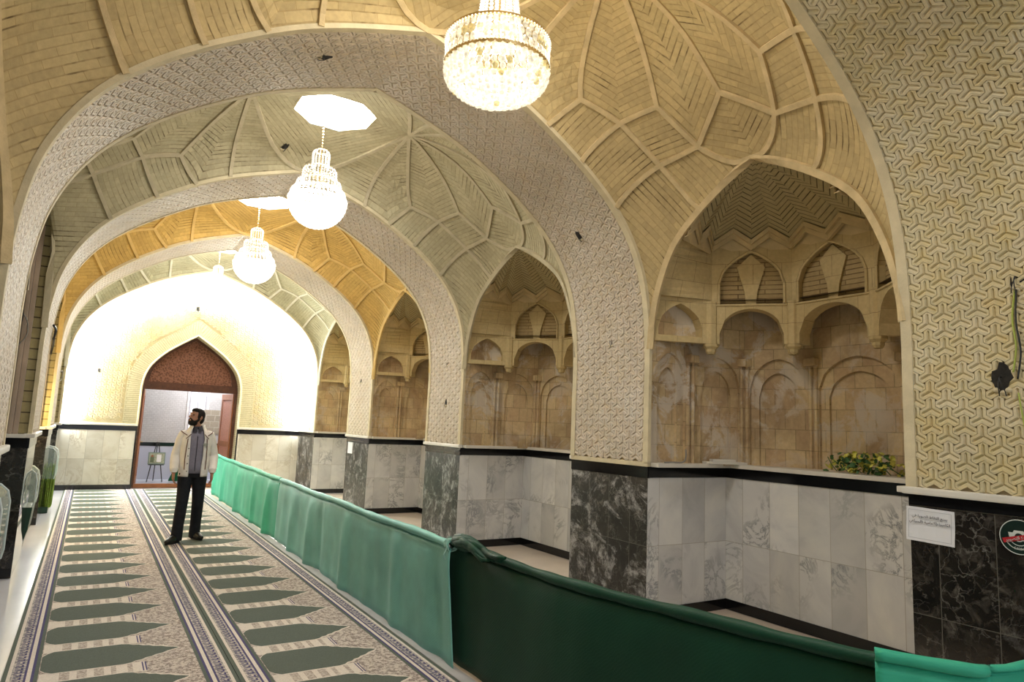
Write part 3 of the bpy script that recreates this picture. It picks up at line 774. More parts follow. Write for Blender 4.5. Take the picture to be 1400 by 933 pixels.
for x0,x1 in ((XL,DCX-1.045),(DCX+1.045,XR)):
    d=MB(); d.wall((x0,YEND),(x1,YEND),0,1.29,0,x0); d.build('end_dado',MAT['end_tile'] if 'end_tile' in MAT else MAT['white_tile'],wall_e)
    k=MB(); k.box(x0,x1,YEND-.008,YEND+.02,1.285,1.392); k.build('black_band',MAT['black'],wall_e)
    k=MB(); k.box(x0,x1,YEND-.012,YEND+.02,0,.11); k.build('skirting',MAT['black'],wall_e)
    l=MB(); l.box(x0-.0,x1+.0,YEND-.04,YEND+.03,1.39,LEDGE+.006,bev=.01); l.build('end_ledge',MAT['ledge'],wall_e)
    s=MB(); xx=x1-.03 if x0<0 else x0; s.box(xx,xx+.03,YEND-.01,YEND+.03,.1,1.3); s.build('dado_edge',MAT['black'],wall_e)
# ---- door
WOOD_D=flat('dark carved wood',(.075,.026,.014),.45,.35,14,.4); WOOD=flat('warm brown wood',(.30,.115,.045),.4,.2,10,.4); WOOD_P=flat('pinkish carved wood panel',(.45,.22,.16),.5,.25,30,.3,.4)
def carved():
    t=NT('carved tympanum wood'); v=t.n('ShaderNodeTexVoronoi',feature='F1'); t.set(v,Vector=t.ob(),Scale=22.)
    n=t.noise(35,4); h=t.math('ADD',v.outputs['Distance'],t.math('MULTIPLY',n,.5))
    col=t.ramp(h,[(.2,(.05,.016,.010)),(.6,(.14,.052,.03)),(.9,(.22,.095,.06))]); return t.fin(col,.5,t.bump(h,.8,.02),.35)
door=empty('door_1',label='wooden double door standing open under a dark carved pointed tympanum',cat='door',kind='structure')
YD=YEND+.42
ty=MB(); L1=door_loop(-.0,2.27); L1=[(x,max(z,2.27)) for x,z in L1]; L2=[(DCX+(x-DCX)*.86,2.42+(z-2.27)*.82) for x,z in L1]; L2=[(x,max(z,2.42)) for x,z in L2]
def dedupe(L):
    o=[]
    for q in L:
        if not o or math.dist(q,o[-1])>1e-4: o.append(q)
    if math.dist(o[0],o[-1])<1e-4: o.pop()
    return o
L1=dedupe(L1);L2=dedupe(L2)
ty.holed((0,YD-.06,0),(1,0,0),(0,-1,0),L1,[(L2,.03,1,0)],0,thick=.06)
ty.box(DCX-1.045,DCX+1.045,YD-.08,YD+.0,2.24,2.30,0)
tp=ty.build('tympanum',[WOOD_D,carved()],door)
fr=MB(); fr.box(DCX-1.045,DCX-.985,YD-.08,YD,0,2.27); fr.box(DCX+.985,DCX+1.045,YD-.08,YD,0,2.27); fr.build('door_frame',WOOD_D,door)
th=MB(); th.box(DCX-1.0,DCX+1.0,YD-.07,YD+.02,0,.09,bev=.01); th.build('threshold',WOOD,door)
def leaf(hx,ang,sgn):
    mb=MB(); W=.92
    hs=[([(.09,.2),(W-.09,.2),(W-.09,.95),(.09,.95)],.015,1,0),([(.09,1.08),(W-.09,1.08),(W-.09,2.1),(.09,2.1)],.015,1,0)]
    d=Vector((math.cos(ang),math.sin(ang),0)); nn=Vector((d.y,-d.x,0)); 
    for s in (1,-1):
        mb.holed(Vector((hx,YD,0))+nn*.025*s,d,nn*s,[(0,.03),(W,.03),(W,2.24),(0,2.24)],hs,0,thick=.05 if s>0 else 0)
    o=mb.build('door_leaf',[WOOD,WOOD_P],door)
    hd=MB(); q=Vector((hx,YD,0))+d*(W-.06)
    hd.tube([q+nn*.03+Vector((0,0,1.0)),q+nn*.07+Vector((0,0,1.0)),q+nn*.07-d*.1+Vector((0,0,1.0))],.01,6); hd.build('door_handle',flat('brass handle',(.5,.36,.14),.3,.1,9,.5,Metallic=.9),o)
leaf(DCX-.985,math.radians(85),1); leaf(DCX+.985,math.radians(97),1)
# ---- the room beyond the door
YF=YEND+2.4
far=empty('wall_far',label='pale tiled wall of the room seen through the open doorway',cat='wall',kind='structure')
FT=m_brick('pale patterned far wall tile',(.62,.60,.58),(.56,.54,.52),(.42,.40,.38),w=.1,h=.05,mor=.004,bump=.3)
u=MB(); u.wall((-.6,YF),(5.,YF),.95,3.4); u.wall((-.6,YD+.02),(-.6,YF),0,3.4); u.wall((5.,YF),(5.,YD+.02),0,3.4); u.quad((-.6,YF,3.4),(5,YF,3.4),(5,YD+.1,3.4),(-.6,YD+.1,3.4)); u.wall((DCX+1.05,YD+.03),(5.,YD+.03),0,3.4);u.wall((-.6,YD+.03),(DCX-1.05,YD+.03),0,3.4); u.build('patterned_wall',FT,far)
k=MB(); k.box(-.6,5,YF-.01,YF+.01,.86,.95); k.build('black_band',MAT['black'],far)
k=MB(); k.wall((-.6,YF-.001),(5,YF-.001),0,.87); k.build('far_dado',flat('bluish white glossy dado',(.56,.58,.68),.2,.05,2,.5),far)
k=MB(); k.box(2.15,2.22,YF-.03,YF,.95,3.4); k.box(2.62,2.69,YF-.03,YF,.95,3.4); k.build('pilaster_strip',flat('white plaster strip',(.7,.68,.66),.6),far)
w=empty('window_9',label='bright narrow window with thin bars in the room beyond the doorway',cat='window',kind='structure')
wp=MB(); wp.quad((2.24,YF-.012,1.2),(2.60,YF-.012,1.2),(2.60,YF-.012,2.9),(2.24,YF-.012,2.9)); 
t=NT('daylit window pane'); t.fin((.9,.9,.92),.4); t.b.inputs['Emission Color'].default_value=(.92,.94,1,1); t.b.inputs['Emission Strength'].default_value=1.1
wp.build('pane',t.m,w); wf=MB()
for x in (2.22,2.41,2.60): wf.box(x-.012,x+.012,YF-.04,YF,1.18,2.92)
for z in (1.2,1.75,2.3,2.9): wf.box(2.22,2.62,YF-.035,YF,z-.012,z+.012)
wf.build('window_bars',flat('grey window bars',(.45,.44,.47),.5),w)
# easel with picture
ea=empty('easel',(1.52,YF-.55,0),label='thin black tripod easel holding a small picture, seen through the doorway left of the man',cat='easel')
bk=flat('black metal',(.02,.02,.022),.4)
for (x,y) in ((-.17,-.12),(.17,-.12),(0,.28)):
    m=MB(); m.tube([(x,y,0.005),(x*.12,y*.15,.98)],.011,6); m.build('leg',bk,ea)
m=MB(); m.box(-.17,.17,-.19,-.075,.42,.435); m.build('tray',bk,ea)
pt=empty('easel_picture',(1.52,YF-.71,.437),label='small green-framed picture of a figure in a garden, resting on the easel',cat='picture'); pt.rotation_euler=(math.radians(-10),0,0)
m=MB(); m.box(-.19,.19,-.012,.012,0,.30,bev=.004); m.build('frame',flat('grey green frame',(.16,.22,.20),.5),pt)
m=MB(); m.quad((-.165,-.014,.03),(.165,-.014,.03),(.165,-.014,.27),(-.165,-.014,.27)); 
m.box(.0,.10,-.018,-.013,.06,.24,1); m.box(-.14,-.06,-.018,-.013,.05,.18,2); m.ball((-.10,-.015,.20),(.03,.004,.035),8,6,3)
m.build('print',[flat('print ground',(.30,.33,.24),.5,.4,25),flat('print white',(.75,.75,.76),.5),flat('print dark',(.10,.13,.07),.6),flat('print rust',(.25,.10,.05),.6)],pt)
# hanging picture behind the man's head
hp=empty('hanging_picture',(2.75,YF-.02,1.22),label='tan picture with a green leafy edge on the far wall behind the man\'s head',cat='picture')
m=MB(); m.box(-.28,.24,-.02,.0,0,.62,bev=.006); m.build('print',m_brick('tan collage print',(.42,.36,.27),(.26,.22,.17),(.5,.45,.36),w=.22,h=.16,mor=.01,bump=.1),hp)
m=MB(); m.box(.24,.30,-.022,.0,-.0,.66,bev=.006); m.build('leafy_edge',flat('green foliage print',(.10,.24,.07),.6,.6,40),hp)
# green drape
gd=MB(); n=14
for i in range(n):
    a,b=i/n,(i+1)/n
    p=lambda u,z:Vector((1.80+.05+.55*u+(0),YF-.42-.035*math.cos(u*22),z))
    zt=lambda u:.02+1.0*min(1,u*1.25+.02)
    gd.quad(p(a,.004),p(b,.004),p(b,zt(b)),p(a,zt(a)))
tag(gd.build('green_drape',flat('dark green cloth',(.015,.10,.045),.8,.2,8,.1)),'dark green triangular drape behind the man, in the room beyond the doorway','drape')
# ------------------------------------------------------------------ floor
fl=MB(); fl.quad((-3,-4,-.004),(-.0,-4,-.004),(-.0,20,-.004),(-3,20,-.004),[(0,0),(3,0),(3,24),(0,24)]); fl.quad((0,-4,-.004),(2.3,-4,-.004),(2.3,20,-.004),(0,20,-.004)); fl.quad((2.3,-4,-.004),(8,-4,-.004),(8,YD,-.004),(2.3,YD,-.004),None,1); fl.quad((2.3,YD,-.004),(8,YD,-.004),(8,20,-.004),(2.3,20,-.004))
flo=fl.build('floor',[MAT['floor_w'],MAT['floor_b']]); tag(flo,'polished white marble floor with a beige stone strip along the right wall','floor',kind='structure')
# ------------------------------------------------------------------ prayer carpets (pattern woven in: every field its own yarn)
def yarn(name,c,v=.18): return flat(name,c,.95,v,120,.08,.25)
def mottled(name,a,b,sc):
    t=NT(name); v=t.noise(sc,5,.7); f=t.ramp(v,[(.46,a),(.54,b)]); return t.fin(f,.95,None,.08)
CM=[yarn('sage green pile',(.115,.135,.115)),mottled('floral beige pile',(.60,.53,.47),(.27,.22,.20),46),yarn('ivory pile',(.70,.63,.56)),mottled('brown figured pile',(.36,.30,.26),(.58,.51,.45),60),yarn('indigo line',(.085,.075,.17)),mottled('border figured pile',(.22,.21,.22),(.58,.52,.47),55),yarn('pale edge',(.36,.33,.29))]
def carpet(x0,x1,mir,name,label,ya=-2.2,yb=YEND-.03):
    root=empty(name,((x0+x1)/2,(ya+yb)/2,0),label=label,cat='carpet',group='green prayer carpets')
    W=x1-x0; cx,cy=(x0+x1)/2,(ya+yb)/2
    b=MB(); b.box(-W/2,W/2,ya-cy,yb-cy,-.002,.009,0); b.build('pile_ground',[CM[0]],root)
    f=MB(); f.quad((-W/2+.19,ya-cy,.0105),(W/2-.19,ya-cy,.0105),(W/2-.19,yb-cy,.0105),(-W/2+.19,yb-cy,.0105)); f.build('floral_field',[CM[1]],root)
    br=MB()
    for s in (-1,1):
        for (a,c,mi) in ((.025,.045,2),(.045,.115,5),(.115,.128,4),(.128,.152,2),(.152,.168,4),(.168,.19,0)):
            p,q=sorted((s*(W/2-a),s*(W/2-c))); br.quad((p,ya-cy,.0112),(q,ya-cy,.0112),(q,yb-cy,.0112),(p,yb-cy,.0112),None,mi)
        # running hook motif in the broad border band
        y=ya+.03
        while y<yb-.06:
            xm=s*(W/2-.080)
            for (dx,dy,w,h) in ((-.022,0,.044,.014),(.010,.014,.012,.028),(-.022,.03,.018,.013)):
                br.quad((xm+dx,y+dy-cy,.0118),(xm+dx+w,y+dy-cy,.0118),(xm+dx+w,y+dy+h-cy,.0118),(xm+dx,y+dy+h-cy,.0118),None,4)
            y+=.062
    br.build('border',CM,root)
    ni=MB(); y=5.285-.627*12; xl=-W/2+.195; xr=W/2-.195
    L=xr-xl
    while y<yb-.5:
        if y>ya+.1:
            # beige bar between two niches with figured blocks, then the niche with stepped point
            y0=y-cy; g=.20; h=.627
            ni.quad((xl,y0-g/2,.0116),(xl+L*.66,y0-g/2,.0116),(xl+L*.66,y0+g/2,.0116),(xl,y0+g/2,.0116),None,2)
            for k in range(5):
                xa=xl+L*(.12+.105*k); wv=.055 if k<3 else .03
                ni.quad((xa,y0-g*.42,.0121),(xa+wv,y0-g*.42,.0121),(xa+wv,y0+g*.42,.0121),(xa,y0+g*.42,.0121),None,3)
            for xa in (L*.635,L*.655): ni.quad((xl+xa,y0-g*.45,.0121),(xl+xa+.008,y0-g*.45,.0121),(xl+xa+.008,y0+g*.45,.0121),(xl+xa,y0+g*.45,.0121),None,4)
            hh=(h-g)/2+.012; yc=y0+h/2
            up=[(0,hh*.62),(.03,hh*.85),(.07,hh)]+[(.52,hh),(.57,hh*.93),(.60,hh*.80),(.64,hh*.76),(.67,hh*.62),(.71,hh*.57),(.74,hh*.44),(.79,hh*.36),(.83,hh*.2),(.88,hh*.1),(.915,0)]
            pl=[(xl+L*a,yc+b_) for a,b_ in up]+[(xl+L*a,yc-b_) for a,b_ in up[::-1][1:]]
            # ivory outline then green
            lp=[Vector((a,b_,0)) for a,b_ in pl]
            for grow,z,mi in ((0.014,.0124,2),(0,.0129,0)):
                cen=Vector((xl+L*.4,yc,0)); q=[Vector((c.x+(0 if not grow else grow*(1 if c.x>xl+L*.6 else 0)),c.y+grow*(1 if c.y>yc else -1 if c.y<yc else 0),0)) for c in lp]
                for t3 in tessellate_polygon([q]):
                    tr=[q[i] for i in t3]; 
                    if (tr[1]-tr[0]).cross(tr[2]-tr[0]).z<0: tr=tr[::-1]
                    ni.add([(c.x,c.y,z) for c in tr],[(0,1,2)],None,mi)
        y+=.627
    ni.build('prayer_niche_pattern',CM,root,smooth=False)
    return root
carpet(-.295,1.0,1,'prayer_carpet','long green prayer carpet along the white floor at the left')
carpet(1.004,2.27,1,'prayer_carpet','long green prayer carpet beside the green cloth barrier, on which the man walks')
m=MB(); m.box(2.275,2.37,1.2,YEND-.03,-.002,.012,bev=.003); tag(m.build('edge_strip',flat('grey floor edging',(.42,.41,.41),.5)),'narrow grey strip along the foot of the green cloth barrier','edging strip')
# ------------------------------------------------------------------ cloth barrier
def cloth(name,path,h,mat,label,folds=(),amp=.02,freq=9,seed=0,slant=(0,0),roll=.029,group='cloth barrier',sag=0.):
    """path: plan polyline; hangs from a rolled top edge to the floor, open folds along it"""
    rnd=random.Random(seed); P=[Vector((x,y,0)) for x,y in path]
    d=[0]
    for i in range(1,len(P)): d.append(d[-1]+(P[i]-P[i-1]).length)
    Lt=d[-1]; n=max(24,int(Lt/.028)); 
    def at(u):
        u=min(max(u,0),Lt); k=max(0,min(len(P)-2,next((i for i in range(len(P)-1) if d[i+1]>=u),len(P)-2)))
        t=(u-d[k])/(d[k+1]-d[k]); return P[k].lerp(P[k+1],t)
    phase=[rnd.uniform(0,6.28) for _ in range(6)]
    mb=MB(); prof=[]
    rows=[]
    for a in (-90,-45,0,45,90,135,180): rows.append(('r',a))
    for j in range(1,15): rows.append(('h',j/14))
    pts=[]
    for i in range(n+1):
        u=Lt*i/n; p=at(u); q=at(u+.05)-at(u-.05); q.normalize(); nn=Vector((-q.y,q.x,0))    # towards the corridor
        if nn.x>0 and abs(nn.x)>.3: nn=-nn
        hh=(h(u/Lt) if callable(h) else h)-sag*4*(u/Lt)*(1-u/Lt)+.006*math.sin(u*3+phase[0])
        rr=roll*(1+.10*math.sin(u*7+phase[1])+.07*math.sin(u*19+phase[2]))
        for kind,a in rows:
            if kind=='r':
                an=math.radians(a); pts.append(p+nn*(math.sin(an+PI/2-PI/2)*0+math.cos(math.radians(180-a))*0)+nn*(rr*math.sin(math.radians(a)))+Vector((0,0,hh-roll+rr*math.cos(math.radians(a)))) if True else None)
            else:
                sl=(slant[0]*(1-u/Lt)+slant[1]*(u/Lt))*a
                pp=at(u)+q*sl*((1-u/Lt)**2 if slant[0] else (u/Lt)**2)
                w=a**.8
                f=amp*w*(.55*math.sin(freq*u+phase[3]+.6*a)+.3*math.sin(freq*2.3*u+phase[4])+.28*math.sin(freq*.41*u+phase[5]))
                f+=.003*w*math.sin(freq*5.1*u+phase[0]+a*2)
                for (c,wd,am) in folds:
                    f+=am*min(1,w*1.6)*math.exp(-((u-c)/wd)**2)
                tuck=.02*math.exp(-(a*9)**2)
                z=(hh-roll*.9)*(1-a)+.012*a
                pts.append(pp+nn*(rr*.55+f+.012-tuck)+Vector((0,0,z)))
    R=len(rows); F=[]
    for i in range(n):
        for r in range(R-1): F.append((i*R+r,(i+1)*R+r,(i+1)*R+r+1,i*R+r+1))
    nr_=7
    Fr=[f for f in F if max(i%R for i in f)<nr_+0]; Fc=[f for f in F if max(i%R for i in f)>=nr_]
    mb.add(pts,Fc); o=mb.build(name,mat,None,smooth=True)
    mr=MB(); mr.add(pts,Fr); o2=mr.build('rolled_hem',mat,o,smooth=True)
    for x_ in (o,o2):
        bmx=bmesh.new(); bmx.from_mesh(x_.data); bmesh.ops.delete(bmx,geom=[v for v in bmx.verts if not v.link_faces],context='VERTS'); bmx.to_mesh(x_.data); bmx.free()
        md=x_.modifiers.new('thick','SOLIDIFY'); md.thickness=.006; md.offset=0
    return tag(o,label,'cloth barrier',group)
def fabric(name,c,trans=.25,rough=.55):
    t=NT(name); w=t.n('ShaderNodeTexWave',wave_type='BANDS',bands_direction='DIAGONAL'); t.set(w,Vector=t.ob(),Scale=30.,Distortion=6.,Detail=4.)
    f=t.noise(3,4); col=t.mix(t.ramp(f,[(.3,0.),(.7,1.)]),tuple(x*.85 for x in c),tuple(min(1,x*1.12) for x in c))
    return t.fin(col,rough,t.bump(t.math('ADD',w.outputs['Fac'],t.noise(90,3)),.08,.006),.3,Sheen_Weight=.06,Sheen_Roughness=.4)
FB=fabric('sea green cloth',(.075,.50,.33)); FT_=fabric('teal satin cloth',(.22,.55,.49)); FD=fabric('dark green cloth',(.004,.055,.030)); FJ=fabric('jade cloth',(.04,.42,.27))
c1=cloth('cloth_barrier',[(2.47,16.2),(2.44,14.5),(2.42,11.5),(2.41,9.95)],.86,FB,'sea green cloth panel at the door end of the barrier, behind the man',amp=.016,freq=3.2,seed=1,slant=(.0,0),folds=[(.4,.12,.05),(1.6,.1,.05),(3.2,.14,.06),(4.6,.12,.05),(5.7,.12,.06)])
c2=cloth('cloth_barrier',[(2.41,9.93),(2.39,8.0),(2.375,6.6),(2.37,5.4),(2.36,4.52)],.855,FT_,'pale teal satin cloth panel in the middle of the barrier, beside the carpet',amp=.008,freq=4,seed=2,slant=(0,.16),folds=[(.9,.16,.05),(1.75,.12,.05),(2.15,.1,-.03),(3.05,.12,.03),(4.4,.1,.03),(5.2,.12,-.03)])
c3=cloth('cloth_barrier',[(2.425,4.68),(2.43,4.4),(2.44,4.15),(2.46,3.3),(2.5,2.9),(2.63,1.98),(2.73,1.46)],lambda u:.855+.04*max(0,u-.6)/.4,FD,'very dark green cloth panel of the barrier, from the knot to the jade panel',amp=.008,freq=3,seed=3,sag=.008)
c4=cloth('cloth_barrier',[(2.605,1.50),(2.70,1.36),(2.80,1.24),(2.95,1.2),(3.15,1.185),(3.6,1.17)],lambda u:.925,FJ,'bright jade cloth panel of the barrier, in front of the pier with the paper notice',amp=.012,freq=6,seed=4,roll=.02,sag=.01)
# bunched knot where the teal and the dark cloth are tied
kn=MB(); rnd=random.Random(5)
for j in range(7):
    a=rnd.uniform(0,6.28); p0=Vector((2.37,4.5,.845)); pth=[]
    for k in range(9):
        u=k/8; pth.append(p0+Vector((.012+.02*math.sin(u*5+j),-.75*u*(.6+.06*j),.018*math.sin(u*7+a)+.006*j-.03*u)))
    kn.tube(pth,[(.012+.022*math.sin(PI*min(1,.15+u_/8)),.018) for u_ in range(9)],8)
tag(kn.build('cloth_knot',FD,None,smooth=True),'bunched dark green knot tying the barrier cloth at the seam','knot')
tie=MB()
for j in range(3): tie.tube([(2.37+.045*math.cos(a),4.53+.012*math.sin(3*a)+.02*j,.82+.045*math.sin(a)) for a in np.linspace(0,2*PI,14)],.006,5)
tie.tube([(2.33,4.53,.81),(2.30,4.52,.76),(2.315,4.53,.72)],.005,5)
tag(tie.build('tie_string',fabric('pale tie',(.35,.62,.55))),'thin pale string tied around the barrier cloth at the seam','string')
# ------------------------------------------------------------------ chandeliers
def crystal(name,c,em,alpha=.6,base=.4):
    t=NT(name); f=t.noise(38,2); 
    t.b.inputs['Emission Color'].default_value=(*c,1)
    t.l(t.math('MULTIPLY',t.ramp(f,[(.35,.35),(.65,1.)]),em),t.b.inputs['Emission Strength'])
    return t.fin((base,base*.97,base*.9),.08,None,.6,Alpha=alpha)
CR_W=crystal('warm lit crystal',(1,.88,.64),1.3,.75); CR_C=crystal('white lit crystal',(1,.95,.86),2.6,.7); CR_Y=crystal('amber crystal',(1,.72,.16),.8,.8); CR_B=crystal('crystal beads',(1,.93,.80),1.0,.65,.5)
GOLD=flat('gilt metal',(.80,.64,.36),.25,.1,20,.5,Metallic=.9)
BULB=NT('glowing bulb'); BULB.fin((1,1,1),.5); BULB.b.inputs['Emission Color'].default_value=(1,.88,.66,1); BULB.b.inputs['Emission Strength'].default_value=4; BULB=BULB.m
def beads(mb,path_r,n,size,seg=5):
    """strands of faceted beads: path_r=[(r,z)...] sampled per strand"""
    for k in range(n):
        a=2*PI*k/n
        for (r,z) in path_r:
            x,y=r*math.cos(a),r*math.sin(a); s=size
            pts=[(x,y,z-s*1.15),(x+s,y,z),(x,y+s,z),(x-s,y,z),(x,y-s,z),(x,y,z+s*1.15)]
            mb.add(pts,[(0,2,1),(0,3,2),(0,4,3),(0,1,4),(5,1,2),(5,2,3),(5,3,4),(5,4,1)])
def samp(pts,n):
    q,_=spline(pts,n) if len(pts)>2 else (np.c_[np.linspace(pts[0][0],pts[1][0],n),np.linspace(pts[0][1],pts[1][1],n)],0)
    return [tuple(c) for c in q]
def lamp(name,loc,parent,W,col,r=.12):
    l=bpy.data.lights.new(name,'POINT'); l.energy=W; l.color=col; l.shadow_soft_size=r
    o=bpy.data.objects.new(name,l); COL.objects.link(o); o.location=loc; o.parent=parent; return o
def drum_chandelier(loc,label,ztop):
    root=empty('chandelier',loc,label=label,cat='chandelier',group='crystal chandeliers along the corridor')
    # loc z = lowest point
    rg=MB()
    rg.lathe([(.335,.20),(.345,.205),(.345,.225),(.332,.235)],seg=64); rg.lathe([(.33,.385),(.34,.39),(.34,.405),(.325,.41)],seg=64)
    for zs_ in ((.222,.236),(.372,.386)):
        rb_=MB()
        for z in zs_: beads(rb_,[(.341,z)],90,.0075)
        rb_.build('bead_rim',CR_W,root)
    rg.lathe([(.10,.44),(.12,.46),(.10,.475)],seg=24)
    rg.build('gilt_ring',GOLD,root)
    dr=MB()
    for row,(z,n,sx,sz) in enumerate(((.265,44,.021,.030),(.318,40,.023,.034),(.362,44,.02,.022))):
        for k in range(n):
            a=2*PI*(k+.5*row)/n; x,y=.328*math.cos(a),.328*math.sin(a)
            ca,sa=math.cos(a),math.sin(a); pts=[]
            ring=[(math.cos(t)*sx,math.sin(t)*sz) for t in np.linspace(0,2*PI,9)[:-1]]
            pts=[(x-sa*u,y+ca*u,z+v) for u,v in ring]+[(x+ca*.012-sa*u*.55,y+sa*.012+ca*u*.55,z+v*.55) for u,v in ring]
            F=[(i,(i+1)%8,8+(i+1)%8,8+i) for i in range(8)]+[tuple(range(8,16))]
            dr.add(pts,F,None,1 if row==1 and (k%10 in(2,3,4)) else 0)
    dr.build('crystal_drum',[CR_W,CR_Y],root)
    bw=MB(); rnd=random.Random(3)
    for j in range(9):
        t=j/8; r=.325*math.cos(t*PI/2*.97); z=.20-.17*math.sin(t*PI/2)**.85 if t>0 else .2
        n=max(1,int(2*PI*r/.046))
        for k in range(n):
            a=2*PI*(k+.5*(j%2))/n; s=.023*rnd.uniform(.85,1.15)
            bw.ball((r*math.cos(a),r*math.sin(a),z+.0),(s,s,s*1.05),6,4,1 if rnd.random()<.06 else 0)
    bw.build('crystal_bowl',[CR_W,CR_Y],root)
    st=MB(); beads(st,samp([(.155,.42),(.135,.55),(.115,.72),(.105,.85)],22),20,.012); beads(st,samp([(.07,.42),(.06,.85)],16),10,.010)
    st.build('bead_strands',CR_B,root)
    cp=MB(); cp.lathe([(.02,.83),(.115,.85),(.12,.87),(.06,.92),(.025,.97),(.02,1.0)],seg=28); cp.build('crown',GOLD,root)
    rd=MB(); rd.tube([(0,0,.42),(0,0,ztop)],.009,6); rd.build('hanging_rod',GOLD,root)
    for k in range(6):
        a=k*PI/3; bl=MB(); bl.ball((.18*math.cos(a),.18*math.sin(a),.26),.022,8,6); bl.build('bulb',BULB,root)
    return root
def cake_chandelier(loc,label,ztop):
    root=empty('chandelier',loc,label=label,cat='chandelier',group='crystal chandeliers along the corridor')
    bw=MB(); rnd=random.Random(4)
    for j in range(11):
        t=j/10; an=t*PI*.5*.98; r=.30*math.cos(an); z=.30-.30*math.sin(an)
        n=max(1,int(2*PI*r/.048))
        for k in range(n):
            a=2*PI*(k+.5*(j%2))/n; s=.024
            bw.ball((r*math.cos(a),r*math.sin(a),z),(s,s,s*1.1),6,4)
    bw.build('crystal_globe',CR_C,root)
    top=[(.27,.30,.42,34,.013),(.225,.38,.52,30,.010),(.17,.48,.66,26,.010),(.085,.66,.86,16,.009)]
    for i,(r,z0,z1,n,s) in enumerate(top):
        m=MB(); beads(m,samp([(r*1.05,z0),(r*1.08,(z0+z1)/2),(r*.98,z1-.012),(r*.80,z1)],8 if i<3 else 11),n,s)
        m.build('bead_tier',CR_C if i==0 else CR_B,root)
        g=MB(); g.lathe([(r*.82,z1-.008),(r*.86,z1),(r*.82,z1+.008)],seg=36); g.build('gilt_ring',GOLD,root)
    rd=MB(); rd.tube([(0,0,.30),(0,0,.9)],.008,6)
    for k in range(12): z=.88+k*.035; rd.ball((0,0,z),(.012,.007 if k%2 else .012,.018),6,4)
    rd.tube([(0,0,.85),(0,0,ztop)],.004,5); rd.build('hanging_chain',GOLD,root)
    for k in range(6):
        a=k*PI/3; bl=MB(); bl.ball((.15*math.cos(a),.15*math.sin(a),.22),.022,8,6); bl.build('bulb',BULB,root)
    return root
ch1=drum_chandelier((1.99,VA[1].ym,3.77),'large drum-shaped crystal chandelier with amber drops, under the tan vault',1.45)
ch2=cake_chandelier((1.88,VA[2].ym,3.80),'tiered white crystal chandelier hanging under the large octagonal roof light',1.32)
ch3=cake_chandelier((1.95,VA[3].ym,3.80),'tiered white crystal chandelier hanging in front of the ochre vault',1.32)
ch4=cake_chandelier((1.93,VA[4].ym,3.88),'smallest-looking tiered crystal chandelier, against the glowing end wall',1.25)
# bulbs' light, one lamp in the heart of each chandelier
lamp('bulb_light',(0,0,.34),ch1,CH1_W,(1,.84,.58)); lamp('bulb_light',(0,0,.28),ch2,CH2_W,(1,.93,.80)); lamp('bulb_light',(0,0,.28),ch3,CH3_W,(1,.80,.48)); lamp('bulb_light',(0,0,.28),ch4,CH4_W,(1,.92,.80))
# unseen chandelier added behind the camera to light the near end
if CH0_W:
    ch0=drum_chandelier((1.99,VA[0].ym,3.68),'added unseen drum-shaped crystal chandelier lighting the near end',1.45); lamp('bulb_light',(0,0,.34),ch0,CH0_W,(1,.94,.84))
# rope light hidden in the corner of the last arch
rp=MB(); pth=[]
for k in range(90):
    t=.03+(2*HLEN-.06)*k/89; q=intr(t,YEND-.10)+intrN(t)*.06; pth.append(q)
rp.tube(pth,.011,5)
t=NT('white rope light'); t.fin((1,1,1),.5); t.b.inputs['Emission Color'].default_value=(.97,1,.93,1); t.b.inputs['Emission Strength'].default_value=ROPE
tag(rp.build('rope_light',t.m),'glowing white rope light along the arch edge of the end wall','rope light')
# ------------------------------------------------------------------ small things on the right
def arabic(s):
    F={'ا':('\ufe8d','\ufe8e',None,None),'ب':('\ufe8f','\ufe90','\ufe91','\ufe92'),'ة':('\ufe93','\ufe94',None,None),'ت':('\ufe95','\ufe96','\ufe97','\ufe98'),'ر':('\ufead','\ufeae',None,None),'س':('\ufeb1','\ufeb2','\ufeb3','\ufeb4'),'ص':('\ufeb9','\ufeba','\ufebb','\ufebc'),'ط':('\ufec1','\ufec2','\ufec3','\ufec4'),'ع':('\ufec9','\ufeca','\ufecb','\ufecc'),'ف':('\ufed1','\ufed2','\ufed3','\ufed4'),'ق':('\ufed5','\ufed6','\ufed7','\ufed8'),'ك':('\ufed9','\ufeda','\ufedb','\ufedc'),'ل':('\ufedd','\ufede','\ufedf','\ufee0'),'م':('\ufee1','\ufee2','\ufee3','\ufee4'),'ن':('\ufee5','\ufee6','\ufee7','\ufee8'),'ه':('\ufee9','\ufeea','\ufeeb','\ufeec'),'و':('\ufeed','\ufeee',None,None),'ي':('\ufef1','\ufef2','\ufef3','\ufef4')}
    s=s.replace('لا','\ue000'); F['\ue000']=('\ufefb','\ufefc',None,None)
    o=''
    for i,ch in enumerate(s):
        if ch not in F: o+={'(':')',')':'('}.get(ch,ch); continue
        pv=i>0 and s[i-1] in F and F[s[i-1]][2] is not None; nx=i+1<len(s) and s[i+1] in F and F[ch][2] is not None
        o+=F[ch][3 if pv and nx else 1 if pv else 2 if nx else 0]
    return o[::-1]
def text_mesh(name,s,size,mat,parent,loc,rot,extr=.0006):
    cu=bpy.data.curves.new(name,'FONT'); cu.body=s; cu.size=size; cu.align_x='CENTER'; cu.align_y='CENTER'; cu.extrude=extr
    o=bpy.data.objects.new(name,cu); COL.objects.link(o)
    dg=bpy.context.evaluated_depsgraph_get(); me=bpy.data.meshes.new_from_object(o.evaluated_get(dg)); bpy.data.objects.remove(o)
    m=bpy.data.objects.new(name,me); COL.objects.link(m); me.materials.clear(); me.materials.append(mat); m.parent=parent; m.location=loc; m.rotation_euler=rot
    return m
